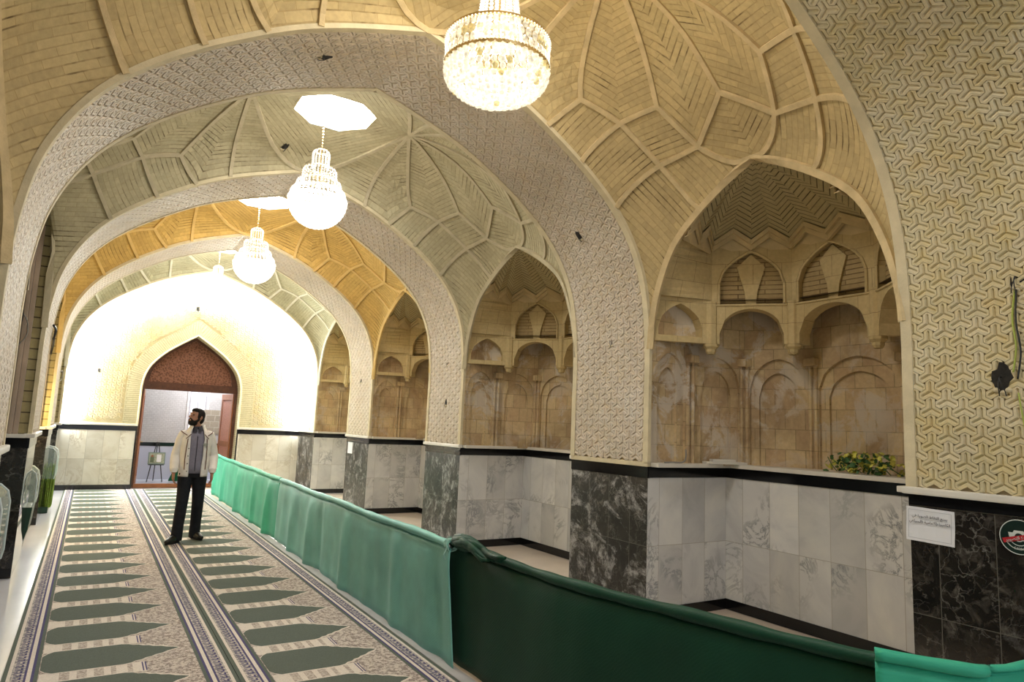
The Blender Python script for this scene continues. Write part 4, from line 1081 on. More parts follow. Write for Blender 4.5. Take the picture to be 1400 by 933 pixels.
INK=flat('black ink',(.03,.03,.04),.7); PAPER=flat('white paper',(.72,.72,.76),.6,.04,3,.3)
WROT=(PI/2,0,-PI/2)
pn=empty('paper_notice',(XR-.006,2.215,1.205),label='white paper notice with two lines of Arabic print stuck below the black band',cat='notice'); pn.rotation_euler=(math.radians(1.5),0,0)
m=MB()
def wq(mb,y0,y1,z0,z1,x=0.,mi=0): mb.quad((x,y1,z0),(x,y0,z0),(x,y0,z1),(x,y1,z1),None,mi)
sh=MB(); nn_=8
for i in range(nn_):
    for j in range(5):
        Y=lambda a:.142-.284*a/nn_; Z=lambda b:-.105+.21*b/5
        X=lambda a,b:-.0025*math.sin(a*1.7+b*1.3)-.012*max(0,(a/nn_-.85))*max(0,1-b/2)
        sh.quad((X(i,j),Y(i),Z(j)),(X(i+1,j),Y(i+1),Z(j)),(X(i+1,j+1),Y(i+1),Z(j+1)),(X(i,j+1),Y(i),Z(j+1)))
so=sh.build('sheet',PAPER,pn,smooth=True)
bd=MB()
for (y0,y1,z0,z1) in ((-.125,.125,.086,.088),(-.125,.125,-.088,-.086),(-.126,-.124,-.088,.088),(.124,.126,-.088,.088)): wq(bd,y0,y1,z0,z1,-.0065)
bd.build('printed_border',flat('grey print',(.30,.31,.36),.7),pn)
text_mesh('print',arabic('يمنع التقاط الصورة في'),.0235,INK,pn,(-.0075,0,.052),WROT)
text_mesh('print',arabic('الكاميرا (الامامية (السيلفي'),.0235,INK,pn,(-.0075,0,.018),WROT)
stk=empty('round_sticker',(XR-.004,1.742,1.21),label='round black sticker with white ring and red banner on the dark pier',cat='sticker')
def disc(mb,r,x,n=40,mi=0,cy=0,cz=0): mb.add([(x,cy-r*math.cos(2*PI*k/n),cz+r*math.sin(2*PI*k/n)) for k in range(n)],[tuple(range(n))],None,mi)
def ringf(mb,r0,r1,x,n=40,a0=0,a1=2*PI,mi=0):
    for k in range(n):
        a,b=a0+(a1-a0)*k/n,a0+(a1-a0)*(k+1)/n
        mb.quad((x,r0*math.cos(a),r0*math.sin(a)),(x,r1*math.cos(a),r1*math.sin(a)),(x,r1*math.cos(b),r1*math.sin(b)),(x,r0*math.cos(b),r0*math.sin(b)),None,mi)
SB=flat('black green vinyl',(.008,.022,.018),.3); SW=flat('white vinyl',(.55,.58,.56),.4); SR=flat('red vinyl',(.42,.02,.03),.4)
m=MB(); disc(m,.098,-.001); m.build('disc',SB,stk)
m=MB(); ringf(m,.092,.0965,-.002); ringf(m,.066,.070,-.002,24,PI*1.05,PI*1.95); ringf(m,.045,.049,-.002,20,PI*1.1,PI*1.9); m.build('white_ring',SW,stk)
m=MB(); m.add([(-.0025,y,z) for y,z in ((.052,.022),(.030,.022),(.022,.035),(-.022,.035),(-.030,.022),(-.046,.022),(-.046,-.02),(.044,-.02))],[tuple(range(8))]); disc(m,.021,-.003,24,1); ringf(m,.021,.026,-.0032,24); 
m.build('camera_symbol',[SW,SB],stk)
m=MB(); m.box(-.0045,-.0035,-.083,.083,-.018,.008); bn=m.build('red_banner',SR,stk); bn.rotation_euler=(math.radians(-16),0,0)
text_mesh('banner_print',arabic('ممنوع التصوير'),.024,SW,bn,(-.006,0,-.005),WROT)
text_mesh('lower_print',arabic('ممنوع'),.02,SW,stk,(-.003,0,-.058),WROT)
pp=MB(); pp.box(XR-.004,XR-.002,13.08,13.36,1.06,1.29); tag(pp.build('paper_sheet',PAPER),'small blank white paper stuck high on a far grey marble pier','paper')
# stone offcuts, ivy and cable on the niche ledge
for (x,y,z,dx,dy,dz,rz,lab) in ((5.57,4.735,LEDGE,.46,.085,.024,-.29,'longer lower white marble offcut lying on the nearest niche ledge'),(5.55,4.745,LEDGE+.024,.26,.07,.024,-.27,'shorter white marble offcut lying on top of the longer one on the nearest niche ledge')):
    m=MB(); m.box(-dx/2,dx/2,-dy/2,dy/2,0,dz,bev=.004); o=m.build('marble_offcut',MAT['ledge']); o.location=(x-.15,y-.14,z); o.rotation_euler=(0,0,rz); tag(o,lab,'stone slab',)
iv=empty('ivy_foliage',(5.74,3.34,LEDGE),label='bunch of yellow-green variegated ivy leaves lying on the nearest niche ledge',cat='plant')
GL=flat('variegated leaf',(.56,.54,.10),.5,.35,30); GD=flat('dark ivy leaf',(.05,.13,.04),.45,.4,30)
rnd=random.Random(8)
for mat,nm,N_,sz in ((GL,'pale_leaves',120,.05),(GD,'dark_leaves',90,.055)):
    m=MB()
    for k in range(N_):
        y=rnd.gauss(0,.16); y=max(-.32,min(.32,y)); env=.20*math.sqrt(max(0.05,1-(y/.42)**2)); x=rnd.uniform(-.12,.10); z=rnd.uniform(.02,env)
        c=Vector((x,y,z)); R=Matrix.Rotation(rnd.uniform(0,6.28),3,'Z')@Matrix.Rotation(rnd.uniform(.2,1.3),3,'Y')@Matrix.Rotation(rnd.uniform(-.5,.5),3,'X'); s=sz*rnd.uniform(.7,1.3)
        L=[(0,0,0),(.25,.42,.05),(.45,.25,.02),(.75,.38,-.02),(1,0,-.12),(.75,-.38,-.02),(.45,-.25,.02),(.25,-.42,.05),(.5,0,.08)]
        pts=[c+R@(Vector(p)*s) for p in L]
        for q in pts: q.z=max(q.z,.004); q.x=min(q.x,.17)
        m.add(pts,[(8,i,(i+1)%8) for i in range(8)])
    m.build(nm,mat,iv)
m=MB()
for k in range(9):
    y0=-.3+.07*k; m.tube([(rnd.uniform(-.05,.05),y0,.008),(rnd.uniform(-.08,.05),y0+.05,.06),(rnd.uniform(-.06,.05),y0+.12,.05+rnd.uniform(0,.08))],.004,5)
m.build('stems',GD,iv)
CAB=flat('grey cable',(.25,.24,.22),.5); CABD=flat('black cable',(.015,.015,.016),.5); CABG=flat('yellow green wire',(.35,.42,.08),.5)
def cable(path,r,mat,label,name='cable'):
    q=[Vector(p) for p in path]; d=np.r_[0,np.cumsum([ (q[i+1]-q[i]).length for i in range(len(q)-1)])]
    tt=np.linspace(0,d[-1],max(12,len(q)*7)); A=np.array([tuple(p) for p in q]); m_=np.gradient(A,d,axis=0)
    k=np.clip(np.searchsorted(d,tt,side='right')-1,0,len(q)-2); h=(d[k+1]-d[k])[:,None]; u=((tt-d[k])/(d[k+1]-d[k]))[:,None]
    Q=(2*u**3-3*u**2+1)*A[k]+(u**3-2*u**2+u)*h*m_[k]+(-2*u**3+3*u**2)*A[k+1]+(u**3-u**2)*h*m_[k+1]
    m=MB(); m.tube([tuple(x) for x in Q],r,6); return tag(m.build(name,mat,None,smooth=True),label,'cable')
cable([(4.98,4.70,1.56),(4.95,4.67,1.50),(4.86,4.62,1.445),(4.74,4.65,1.44),(4.66,4.665,1.436)],.008,CAB,'short grey cable end curling from the side wall onto the nearest niche ledge')
# broken sockets with wires in the tiled piers
def socket(P,N,up,label,s=1.,wires=2,mat=None):
    P=Vector(P);N=Vector(N).normalized();U=Vector(up);U=(U-N*U.dot(N)).normalized();S=U.cross(N)
    root=empty('broken_socket',P,label=label,cat='broken socket',group='broken sockets in the relief tiles')
    rn=random.Random(int(P.y*100)); m=MB(); n=14
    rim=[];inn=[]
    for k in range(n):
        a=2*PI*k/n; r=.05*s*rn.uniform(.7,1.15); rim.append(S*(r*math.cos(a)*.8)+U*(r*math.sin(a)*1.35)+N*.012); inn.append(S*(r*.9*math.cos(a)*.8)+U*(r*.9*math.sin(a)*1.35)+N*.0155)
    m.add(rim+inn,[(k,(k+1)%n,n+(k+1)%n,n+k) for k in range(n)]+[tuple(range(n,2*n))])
    m.build('hole',flat('painted hole shade',(.02,.018,.015),.95,.5,40),root)  # black disc set proud of the tiles, painted for the hole's shade
    for k in range(3):
        m=MB(); a=-PI/2+(k-1)*.55+rn.uniform(-.1,.1); c=S*(.05*s*math.cos(a)*.8)+U*(.065*s*math.sin(a))+N*.014; m.ball(tuple(c),(.014*s,.016*s,.012*s),5,4); m.build('plaster_crumb',MAT['edge'],root)
    m=MB()
    for k in range(wires):
        o=S*rn.uniform(-.01,.01)*s; e_=S*rn.uniform(-.03,.03); m.tube([o+N*.01,o+N*.022*s+U*.008,o+N*.032*s-U*.004,o+N*.038*s-U*.02*s+e_*.3,o+N*.038*s-U*.04*s+e_*.6,o+N*.032*s-U*.06*s+e_*.9,o+N*.026*s-U*.08*s+e_],.003,6)
    m.build('wire',mat or CABD,root); return root
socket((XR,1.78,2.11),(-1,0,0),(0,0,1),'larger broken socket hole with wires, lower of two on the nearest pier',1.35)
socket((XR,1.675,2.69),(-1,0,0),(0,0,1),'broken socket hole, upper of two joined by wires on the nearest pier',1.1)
cable([(XR-.02,1.69,2.62),(XR-.02,1.71,2.45),(XR-.018,1.70,2.28),(XR-.02,1.72,2.14)],.005,CABG,'yellow-green wire running between the two broken sockets on the nearest pier','wire')
cable([(XR-.026,1.68,2.62),(XR-.028,1.69,2.43),(XR-.028,1.675,2.25),(XR-.02,1.70,2.10)],.005,CABD,'black wire beside the yellow-green one on the nearest pier','wire')
cable([(XR-.02,1.70,2.02),(XR-.02,1.67,1.7),(XR-.045,1.66,1.45),(XR-.045,1.68,1.33),(XR-.02,1.66,1.22)],.004,CABG,'thin wire hanging over the white ledge above the round sticker','wire')
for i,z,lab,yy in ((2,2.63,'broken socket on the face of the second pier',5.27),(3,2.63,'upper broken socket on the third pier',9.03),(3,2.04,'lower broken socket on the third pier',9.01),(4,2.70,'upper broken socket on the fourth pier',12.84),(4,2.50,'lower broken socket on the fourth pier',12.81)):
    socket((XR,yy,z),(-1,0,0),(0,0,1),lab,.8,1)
def t_at(z): # arc length of height z on the right side
    k=int(np.argmin(abs(HV[:,1]-z))); return HLEN*k/219
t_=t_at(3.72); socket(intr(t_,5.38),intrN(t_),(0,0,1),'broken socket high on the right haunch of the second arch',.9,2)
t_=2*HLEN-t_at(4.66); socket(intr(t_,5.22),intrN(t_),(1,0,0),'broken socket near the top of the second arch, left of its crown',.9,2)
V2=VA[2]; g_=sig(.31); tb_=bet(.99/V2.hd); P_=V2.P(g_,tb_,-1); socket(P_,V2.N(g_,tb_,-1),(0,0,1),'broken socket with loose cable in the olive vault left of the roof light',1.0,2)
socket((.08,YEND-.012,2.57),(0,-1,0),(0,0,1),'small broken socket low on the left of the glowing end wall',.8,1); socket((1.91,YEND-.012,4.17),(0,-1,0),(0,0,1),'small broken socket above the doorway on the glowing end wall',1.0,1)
# ------------------------------------------------------------------ left side: glass cases, wall fan, cables
def glassm():
    t=NT('greenish clear acrylic'); t.b.inputs['Transmission Weight'].default_value=.0
    return t.fin((.50,.62,.60),.05,None,.6,Alpha=.38)
GLS=glassm(); DG=flat('dark green panel',(.012,.045,.022),.35,.3,9); GG=flat('green grass stems',(.16,.24,.03),.6,.5,40)
def case(y0,y1,label,x1=-.43,plant=False,h=1.06):
    root=empty('glass_case',(-.75,(y0+y1)/2,0),label=label,cat='glass case',group='glass cases along the left wall')
    L=(y1-y0)/2; xa=x1+.75-.52; xb=x1+.75
    prof=[(xb-.012,.55),(xb,.62),(xb,h-.14),(xb-.02,h-.06),(xb-.07,h-.012),(xb-.14,h),(xa,h)]
    m=MB(); n=len(prof)
    m.add([(x,-L,z) for x,z in prof]+[(x,L,z) for x,z in prof],[(i,i+1,n+i+1,n+i) for i in range(n-1)])
    m.add([(x,-L,z) for x,z in prof]+[(xa,-L,.55)],[tuple(range(n+1))]); m.add([(x,L,z) for x,z in prof]+[(xa,L,.55)],[tuple(range(n+1))])
    m.build('glass_cover',GLS,root,smooth=False)
    em=flat('pale acrylic edge',(.62,.70,.70),.2)
    for yy in (-L,L): e=MB(); e.tube([(x,yy,z) for x,z in prof],.008,6); e.build('edge_trim',em,root)
    if not plant:
        b=MB(); pr=[(xb-.09,0),(xb-.075,.10),(xb-.03,.3),(xb-.01,.55),(xa,.55),(xa,0)]; q=len(pr)
        b.add([(x,-L,z) for x,z in pr]+[(x,L,z) for x,z in pr],[(i,(i+1)%q,q+(i+1)%q,q+i) for i in range(q)]+[tuple(range(q)),tuple(range(q,2*q))[::-1]])
        b.build('base_panel',DG,root)
        inn=MB(); rr=random.Random(int(y0*10))
        for k in range(26):
            y=rr.uniform(-L*.9,L*.9); x=rr.uniform(xa+.1,xb-.08); inn.tube([(x,y,.55),(x+rr.uniform(-.03,.03),y+rr.uniform(-.05,.05),.7),(x+rr.uniform(-.06,.04),y+rr.uniform(-.1,.1),.78+rr.uniform(0,.1))],.012,5)
        inn.build('draped_contents',flat('pale green drapery',(.30,.42,.36),.7,.3,12),root)
    else:
        b=MB(); b.box(xa,xb-.04,-L,L,0,.10,bev=.01); b.build('base_panel',DG,root)
        inn=MB(); rr=random.Random(2)
        for k in range(150):
            y=rr.uniform(-L*.96,L*.96); x=rr.uniform(xb-.12,xb-.015); h_=rr.uniform(.3,.72); dx=rr.uniform(-.02,.03)
            inn.tube([(x,y,.08),(x+dx*.4,y+rr.uniform(-.03,.03),.08+h_*.6),(min(xb-.005,x+dx),y+rr.uniform(-.08,.08),.08+h_)],[.010,.008,.003],4)
        inn.build('grass_stems',GG,root)
    return root
case(5.93,6.5,'tallest glass case, with pale drapery inside, beside the wall fan recess',x1=-.45,h=1.12)
case(9.68,10.2,'glass case on a dark green curved base, between the other two on the white floor',x1=-.44,h=1.0)
case(13.5,14.1,'glass case filled with tall green grass stems, closest to the end wall',x1=-.38,plant=True)
fn=empty('wall_fan',(-.93,8.36,2.62),label='round wall fan with dark wire guard on the left brick recess',cat='fan')
m=MB()
for r in (.05,.12,.19,.25): m.tube([(r*math.cos(a),-.09+.05*(r/.25)**2,r*math.sin(a)) for a in np.linspace(0,2*PI,33)],.006 if r<.25 else .011,6)
for k in range(20):
    a=2*PI*k/20; m.tube([(.04*math.cos(a),-.09,.04*math.sin(a)),(.15*math.cos(a),-.075,.15*math.sin(a)),(.25*math.cos(a),-.04,.25*math.sin(a))],.003,4)
m.build('wire_guard',bk,fn)
m=MB()
for k in range(3):
    a0=2*PI*k/3
    m.add([(.03*math.cos(a0),-.05,.03*math.sin(a0)),(.21*math.cos(a0-.35),-.07,.21*math.sin(a0-.35)),(.22*math.cos(a0+.25),-.05,.22*math.sin(a0+.25)),(.19*math.cos(a0+.6),-.035,.19*math.sin(a0+.6)),(.03*math.cos(a0+.9),-.045,.03*math.sin(a0+.9))],[(0,1,2,3,4)])
m.build('blade',flat('blue grey blade',(.30,.34,.42),.4),fn)
m=MB(); m.lathe([(0,-.02),(.05,-.01),(.06,.03),(.05,.09),(0.001,.09)],seg=16); o=m.build('motor',bk,fn); o.rotation_euler=(PI/2,0,0); o.location=(0,.07,0)
m=MB(); m.tube([(0,.02,0),(0,.09,-.16),(0,.11,-.28)],.02,8); m.build('bracket',bk,fn)
dp=MB(); dp.lathe([(0.001,.0),(.11,.004),(.165,.03),(.175,.035),(.165,.04),(.10,.014),(0.001,.012)],seg=32); o=dp.build('wall_dish',flat('pale lilac plastic',(.50,.48,.54),.35)); o.rotation_euler=(PI/2,0,0); o.location=(-.865,8.50,2.17); tag(o,'pale round dish hung on the brick below the wall fan','dish')
cable([(-1.0,8.44,2.30),(-.86,8.42,2.24),(-.76,8.42,2.22),(-.71,8.42,2.30),(-.63,8.40,2.44),(-.66,8.40,2.62),(-.74,8.42,2.70),(-.9,8.44,2.72)],.006,CAB,'looped grey cable on the brick and pink jamb beside the wall fan')
cable([(-.72,8.42,2.1),(-.735,8.42,1.95),(-.75,8.43,1.86),(-.82,8.43,1.84),(-1.0,8.44,1.86)],.006,CAB,'lower loop of grey cable on the left brick recess')
cable([(-.46,9.35,2.66),(-.44,9.5,2.62),(-.455,9.62,2.54),(-.47,9.85,2.44),(-.48,9.9,2.36)],.014,CABD,'short dark bent cable at the edge of the left pier')
cable([(XL+.02,13.2,2.30),(XL+.04,13.3,2.33),(XL+.05,13.42,2.28),(XL+.04,13.4,2.18),(XL+.02,13.25,2.17)],.006,CAB,'small grey wire loop on the far left pier')
# ------------------------------------------------------------------ the man
man=empty('person',(1.27,10.1,.0165),label='bearded man in open cream jacket and black trousers walking on the carpet, looking up',cat='person')
SKIN=flat('skin',(.36,.185,.12),.55,.08,10,.35); HAIR=flat('black hair',(.012,.010,.009),.7,.3,60,.2,.5); CREAM=flat('cream jacket cloth',(.80,.77,.73),.75,.08,14,.2,.15); SHIRT=flat('grey lilac shirt cloth',(.22,.21,.27),.75,.08,40,.2,.1); BLK=flat('black trousers cloth',(.012,.013,.018),.75,.3,18,.2,.2); SHOE=flat('black shoe leather',(.010,.009,.009),.4,.2,20,.4); MAROON=flat('maroon piping',(.10,.025,.02),.6); NAVY=flat('dark inner collar',(.03,.03,.045),.7)
def remesh(o,vox,smooth=4):
    m=o.modifiers.new('remesh','REMESH'); m.mode='VOXEL'; m.voxel_size=vox; m.use_smooth_shade=True
    s=o.modifiers.new('smooth','SMOOTH'); s.factor=.5; s.iterations=smooth
J=dict(hipL=(-.085,.0,.93),kneL=(-.105,-.05,.50),ankL=(-.135,-.08,.085),toeL=(-.24,-.20,.03),hipR=(.085,.01,.93),kneR=(.10,.03,.49),ankR=(.115,.17,.085),toeR=(.17,.03,.03),
  shL=(-.17,.0,1.405),elL=(-.235,.035,1.13),wrL=(-.245,-.075,.90),shR=(.17,.01,1.405),elR=(.25,.05,1.13),wrR=(.225,-.10,.895))
V3=lambda k:Vector(J[k])
HC=Vector((-.03,-.015,1.645)); Fd=Vector((-.78,-.56,.27)).normalized(); Rd=Fd.cross(Vector((0,0,1))).normalized(); Ud=Rd.cross(Fd)
HM=Matrix((Rd,Fd,Ud)).transposed()
def hp_(x,f,u): return HC+Rd*x+Fd*f+Ud*u
def hball(mb,c,r,seg=14,rings=10):
    bm=bmesh.new(); bmesh.ops.create_uvsphere(bm,u_segments=seg,v_segments=rings,radius=1)
    for v in bm.verts: v.co=HM@Vector((v.co.x*r[0],v.co.y*r[1],v.co.z*r[2]))+hp_(*c)
    mb.bm(bm)
b=MB()
b.tube([(0,.0,.88),(0,.0,.95),(0,.005,1.08),(0,.0,1.28),(0,.0,1.40),(0,.01,1.46)],[(.15,.10),(.155,.105),(.135,.095),(.16,.11),(.16,.095),(.08,.07)],16,ref=(1,0,0))
b.tube([(0,.012,1.42),(-.005,.008,1.50),tuple(hp_(0,-.02,-.07)),tuple(hp_(0,-.015,-.02))],[.068,.056,.054,.05],14)
for s in 'LR':
    b.tube([V3('hip'+s),V3('hip'+s).lerp(V3('kne'+s),.5),V3('kne'+s),V3('kne'+s).lerp(V3('ank'+s),.35),V3('ank'+s)],[.08,.072,.052,.052,.036],12)
    b.tube([V3('ank'+s),V3('ank'+s).lerp(V3('toe'+s),.5),V3('toe'+s)],[.036,.036,.026],10)
    sx=-1 if s=='L' else 1
    b.tube([Vector((sx*.10,0,1.42)),V3('sh'+s),V3('sh'+s).lerp(V3('el'+s),.5),V3('el'+s),V3('el'+s).lerp(V3('wr'+s),.3),V3('wr'+s)],[.05,.055,.045,.038,.037,.026],12)
    # hand: palm, four unequal curled fingers, thumb at the side towards the body front
    w=V3('wr'+s); dn=Vector((.02*sx*-1,-.10,-1)).normalized(); fw=Vector((0,-1,-.1)).normalized(); ins=Vector((-sx,0,0))
    b.tube([w,w+dn*.035,w+dn*.085],[(.025,.02),(.040,.019),(.042,.016)],10,ref=tuple(fw))
    for k,(o,L) in enumerate(((.031,.072),(.011,.080),(-.010,.074),(-.030,.058))):
        r0=w+dn*.078+fw*o; p1=r0+dn*L*.45+ins*.008; p2=p1+(dn*.75+ins*.65).normalized()*L*.33; p3=p2+(dn*.25+ins*.95).normalized()*L*.26
        b.tube([r0-dn*.02,r0,p1,p2,p3],[.0095,.0095,.009,.008,.0065],7)
    t0=w+dn*.028+fw*.030; t1=t0+(fw*.75+dn*.65).normalized()*.035; t2=t1+(fw*.2+dn*.95+ins*.3).normalized()*.03
    b.tube([w+dn*.02+fw*.015,t0,t1,t2],[.012,.0125,.010,.008],7)
hball(b,(0,-.008,.018),(.077,.097,.104)); hball(b,(0,.022,-.045),(.060,.068,.068)); hball(b,(0,.055,-.088),(.03,.028,.022),8,6)
b.tube([hp_(0,.085,.022),hp_(0,.102,.0),hp_(0,.115,-.022),hp_(0,.090,-.032)],[.010,.011,.0135,.010],8)
hball(b,(.014,.096,-.028),(.009,.010,.007),6,5); hball(b,(-.014,.096,-.028),(.009,.010,.007),6,5)
b.tube([hp_(-.045,.070,.030),hp_(-.02,.088,.034),hp_(.02,.088,.034),hp_(.045,.070,.030)],.009,6)
b.tube([hp_(-.022,.083,-.055),hp_(0,.091,-.053),hp_(.022,.083,-.055)],.0065,6); b.tube([hp_(-.018,.082,-.066),hp_(0,.09,-.067),hp_(.018,.082,-.066)],.007,6)
for sx in (-1,1): hball(b,(sx*.079,-.012,-.005),(.010,.024,.033),8,6)
bo=b.build('body',SKIN,man); remesh(bo,.0055,3)
ey=MB()
for sx in (-1,1): hball(ey,(sx*.03,.079,.012),(.012,.010,.007),8,6)
ey.build('eyes',flat('eye',(.05,.035,.03),.2),man)
h=MB(); hball(h,(0,-.022,.036),(.084,.098,.098)); hball(h,(0,.035,.085),(.062,.055,.038)); hball(h,(0,-.06,-.015),(.072,.06,.07))
for sx in (-1,1): hball(h,(sx*.072,.012,.015),(.014,.03,.045)); h.tube([hp_(sx*.012,.098,.040),hp_(sx*.03,.092,.045),hp_(sx*.048,.075,.038)],.005,5)
ho=h.build('hair',HAIR,man); remesh(ho,.006,2)
bd=MB(); hball(bd,(0,.030,-.080),(.062,.064,.046)); hball(bd,(0,.06,-.098),(.036,.036,.030))
for sx in (-1,1): bd.tube([hp_(sx*.072,.005,-.01),hp_(sx*.070,.018,-.045),hp_(sx*.055,.04,-.075)],[.010,.016,.02],8); bd.tube([hp_(0,.096,-.043),hp_(sx*.022,.088,-.048),hp_(sx*.036,.074,-.066)],[.008,.008,.008],6)
bo=bd.build('beard',HAIR,man); remesh(bo,.0055,2)
# trousers
t=MB(); t.tube([(0,.005,1.0),(0,.005,.95),(0,.005,.88),(0,.005,.84)],[(.165,.118),(.17,.122),(.165,.12),(.12,.10)],16,ref=(1,0,0))
for s in 'LR':
    a,k,n=V3('hip'+s),V3('kne'+s),V3('ank'+s)
    t.tube([a+Vector((0,0,.02)),a.lerp(k,.25),a.lerp(k,.6),k,k.lerp(n,.3),k.lerp(n,.65),n+Vector((0,.005,-.062))],[.092,.096,.083,.075,.074,.070,.074],14)
    for z in (.12,.05): q=k.lerp(n,1-z); t.tube([q+Vector((0,0,-.008)),q+Vector((0,0,.012))],[.073,.066],14)
to=t.build('trousers',BLK,man); remesh(to,.008,3)
for s in 'LR':
    a,e=V3('ank'+s),V3('toe'+s); d=(e-a); d.z=0; d.normalize()
    m=MB(); hl=a-d*.065; hl.z=.035; m.tube([hl+Vector((0,0,.005)),Vector((a.x,a.y,.05)),Vector((a.x,a.y,.048))+d*.09,Vector((a.x,a.y,.036))+d*.165,Vector((a.x,a.y,.03))+d*.205],[(.036,.040),(.046,.056),(.047,.050),(.044,.033),(.022,.020)],12,ref=tuple(Vector((0,0,1)).cross(d)))
    m.tube([Vector((a.x,a.y,.05)),Vector((a.x,a.y,.12))],[.05,.046],12)
    so=m.build('shoe',SHOE,man); remesh(so,.006,2)
    m=MB(); pl=[]
    for k in range(20):
        an=2*PI*k/20; u=math.cos(an); v=math.sin(an); w_=.042*(1-.15*u if u<0 else 1); c=Vector((a.x,a.y,0))+d*(.07+.145*u)+Vector((-d.y,d.x,0))*(w_*v*(abs(1-u*u*.15)))
        pl.append((c.x,c.y))
    slab(m,pl,0.,.014); m.build('sole',SHOE,so)
# shirt and jacket
s_=MB(); s_.tube([(0,.0,.90),(0,-.0,1.0),(0,.0,1.12),(0,-.003,1.28),(0,.0,1.39),(0,.008,1.46),(-.003,.005,1.50)],[(.155,.128),(.158,.128),(.150,.122),(.165,.128),(.15,.11),(.09,.085),(.066,.068)],20,ref=(1,0,0))
so=s_.build('shirt',SHIRT,man,smooth=True)
c=MB(); c.tube([(-.003,.004,1.485),(-.006,.0,1.53)],[(.070,.072),(.062,.064)],16,cap=False,ref=(1,0,0)); 
for sx in (-1,1): c.add([(-.006+sx*.005,-.072,1.525),(sx*.05,-.064,1.525),(sx*.055,-.115,1.465),(sx*.012,-.112,1.45)],[(0,1,2,3)])
c.build('shirt_collar',NAVY,so)
m=MB(); m.tube([(0,-.131,.93),(0,-.132,1.12),(0,-.134,1.28),(0,-.118,1.40)],.004,4)
for k in range(5): m.ball((0,-.137,1.0+.095*k),(.006,.004,.006),6,4)
m.build('placket',NAVY,so)
j=MB(); rings=[(.855,.176,.138,.075),(.89,.170,.138,.072),(1.0,.176,.142,.075),(1.12,.174,.14,.08),(1.27,.186,.145,.082),(1.36,.188,.138,.085),(1.42,.160,.122,.08),(1.47,.115,.10,.07),(1.515,.088,.088,.055),(1.55,.085,.088,.06)]
K=30; pts=[]
for z,rx,ry,op in rings:
    a0=math.asin(min(.95,op/rx))
    for k in range(K+1):
        a=a0+(2*PI-2*a0)*k/K; w=1+.018*math.sin(a*9+z*31)+.012*math.sin(a*4-z*23)
        pts.append((rx*math.sin(a)*w,-ry*math.cos(a)*w+.004,z))
j.add(pts,[(i*(K+1)+k,i*(K+1)+k+1,(i+1)*(K+1)+k+1,(i+1)*(K+1)+k) for i in range(len(rings)-1) for k in range(K)])
jo=j.build('jacket',CREAM,man,smooth=True); md=jo.modifiers.new('t','SOLIDIFY'); md.thickness=.012; md.offset=1
for s in 'LR':
    sx=-1 if s=='L' else 1; m=MB(); sh,el,wr=V3('sh'+s),V3('el'+s),V3('wr'+s)
    P=[Vector((sx*.12,.0,1.425)),sh+Vector((-sx*.01,0,.005)),sh.lerp(el,.25),sh.lerp(el,.6),el,el.lerp(wr,.3),el.lerp(wr,.65),wr+Vector((0,0,.045)),wr+Vector((0,.0,.012))]
    m.tube(P,[.056,.071,.066,.060,.057,.059,.054,.049,.042],14)
    for u in (.15,.28,.42,.55,.7): q=el.lerp(wr,u); m.tube([q+Vector((0,0,.018)),q,q-Vector((0,0,.018))],[.045,.059+.004*math.sin(u*40),.045],12)
    so=m.build('sleeve',CREAM,jo); remesh(so,.008,3)
    p=MB(); p.tube([(sx*.13,-.118,1.405),(sx*.16,-.095,1.425),(sx*.19,-.05,1.45),(sx*.20,.0,1.46)],.006,5); p.tube([(sx*.118,-.128,1.36),(sx*.128,-.130,1.22),(sx*.132,-.127,1.08),(sx*.128,-.122,.95)],.0055,5); p.tube([(sx*.085,-.128,1.42),(sx*.14,-.112,1.36)],.005,5); p.build('piping',MAROON,jo)
m=MB()
for z in (.93,1.03,1.13,1.23): m.ball((-.098,-.133,z),(.008,.005,.008),6,4)
m.build('snap_button',flat('dark snap',(.10,.09,.08),.4),jo)
m=MB(); m.box(.07,.13,-.1475,-.142,1.285,1.30); m.box(.075,.125,-.1475,-.142,1.27,1.278); m.build('chest_emblem',flat('grey green emblem',(.28,.30,.26),.6),jo)
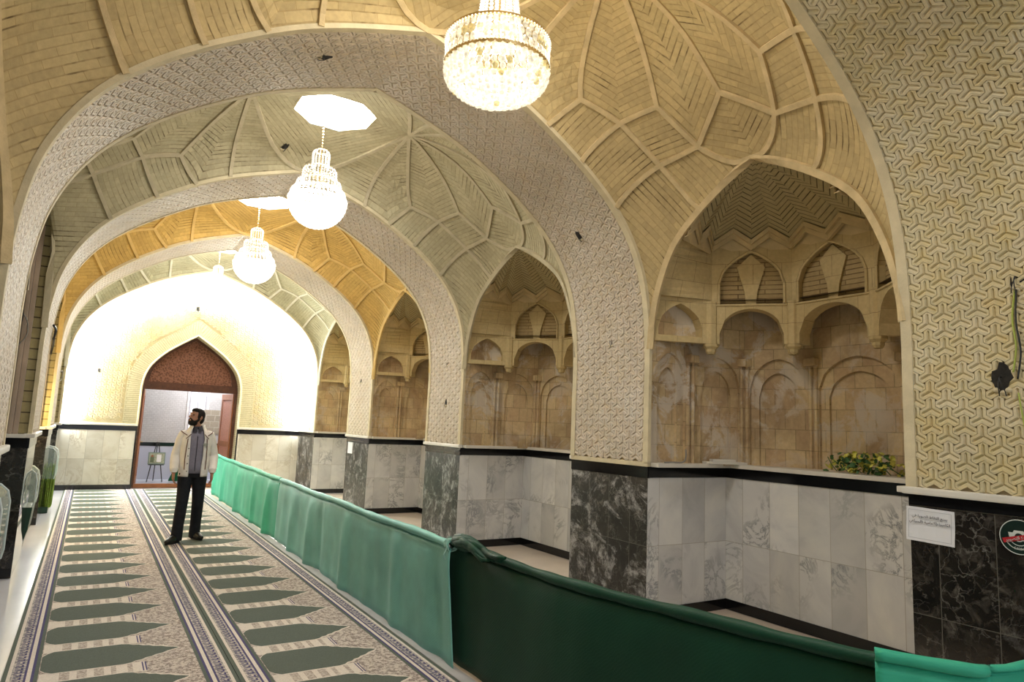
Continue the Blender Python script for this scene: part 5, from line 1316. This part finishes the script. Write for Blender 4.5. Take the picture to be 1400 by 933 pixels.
# ------------------------------------------------------------------ light, sky, camera
W=bpy.data.worlds.new('World'); scn.world=W; W.use_nodes=True
W.node_tree.nodes['Background'].inputs[0].default_value=(.86,.93,1,1); W.node_tree.nodes['Background'].inputs[1].default_value=WORLD
def area(name,loc,rot,sx,sy,W_,col):
    l=bpy.data.lights.new(name,'AREA'); l.shape='RECTANGLE'; l.size=sx; l.size_y=sy; l.energy=W_; l.color=col
    o=bpy.data.objects.new(name,l); COL.objects.link(o); o.location=loc; o.rotation_euler=rot; return o
# daylight in the room beyond the door
l=bpy.data.lights.new('far_room_lamp','POINT'); l.energy=FAR_W; l.color=(.92,.94,1); l.shadow_soft_size=.3; o=bpy.data.objects.new('far_room_lamp',l); COL.objects.link(o); o.location=(2.6,YEND+1.3,3.0)
# added point lights above the left ledges, to warm the ochre bay
for y in (10.0,11.8):
    l=bpy.data.lights.new('ochre_fill_light','POINT'); l.energy=OCHRE_W; l.color=(1,.72,.32); l.shadow_soft_size=.06; o=bpy.data.objects.new('ochre_fill_light',l); COL.objects.link(o); o.location=(-.8,y,1.7)
cam=bpy.data.cameras.new('camera'); co=bpy.data.objects.new('camera',cam); COL.objects.link(co); scn.camera=co
Rr=Vector((0.8456172219232786,-0.5321494872268611,0.041814318491942476)); Ur=Vector((-0.10394651007653205,-0.08732842257484219,0.9907415756157099)); Fw=Vector((0.5235710429632889,0.8421345912945143,0.12916150012892844))
M=Matrix((Rr,Ur,-Fw)).transposed().to_4x4(); M.translation=Vector((0,0,1.7)); co.matrix_world=M
cam.sensor_width=36; cam.sensor_fit='HORIZONTAL'; cam.lens=912.76/1400*36; cam.clip_start=.05; cam.clip_end=100
vs=scn.view_settings; vs.view_transform='Standard'; vs.look='None'; vs.gamma=1; vs.use_curve_mapping=False; vs.exposure=EXPO
try:
    scn.display_settings.display_device='sRGB'
except Exception: pass
scn.cycles.max_bounces=8; scn.cycles.diffuse_bounces=4; scn.cycles.transparent_max_bounces=16; scn.cycles.sample_clamp_indirect=6
scn.cycles.use_denoising=True
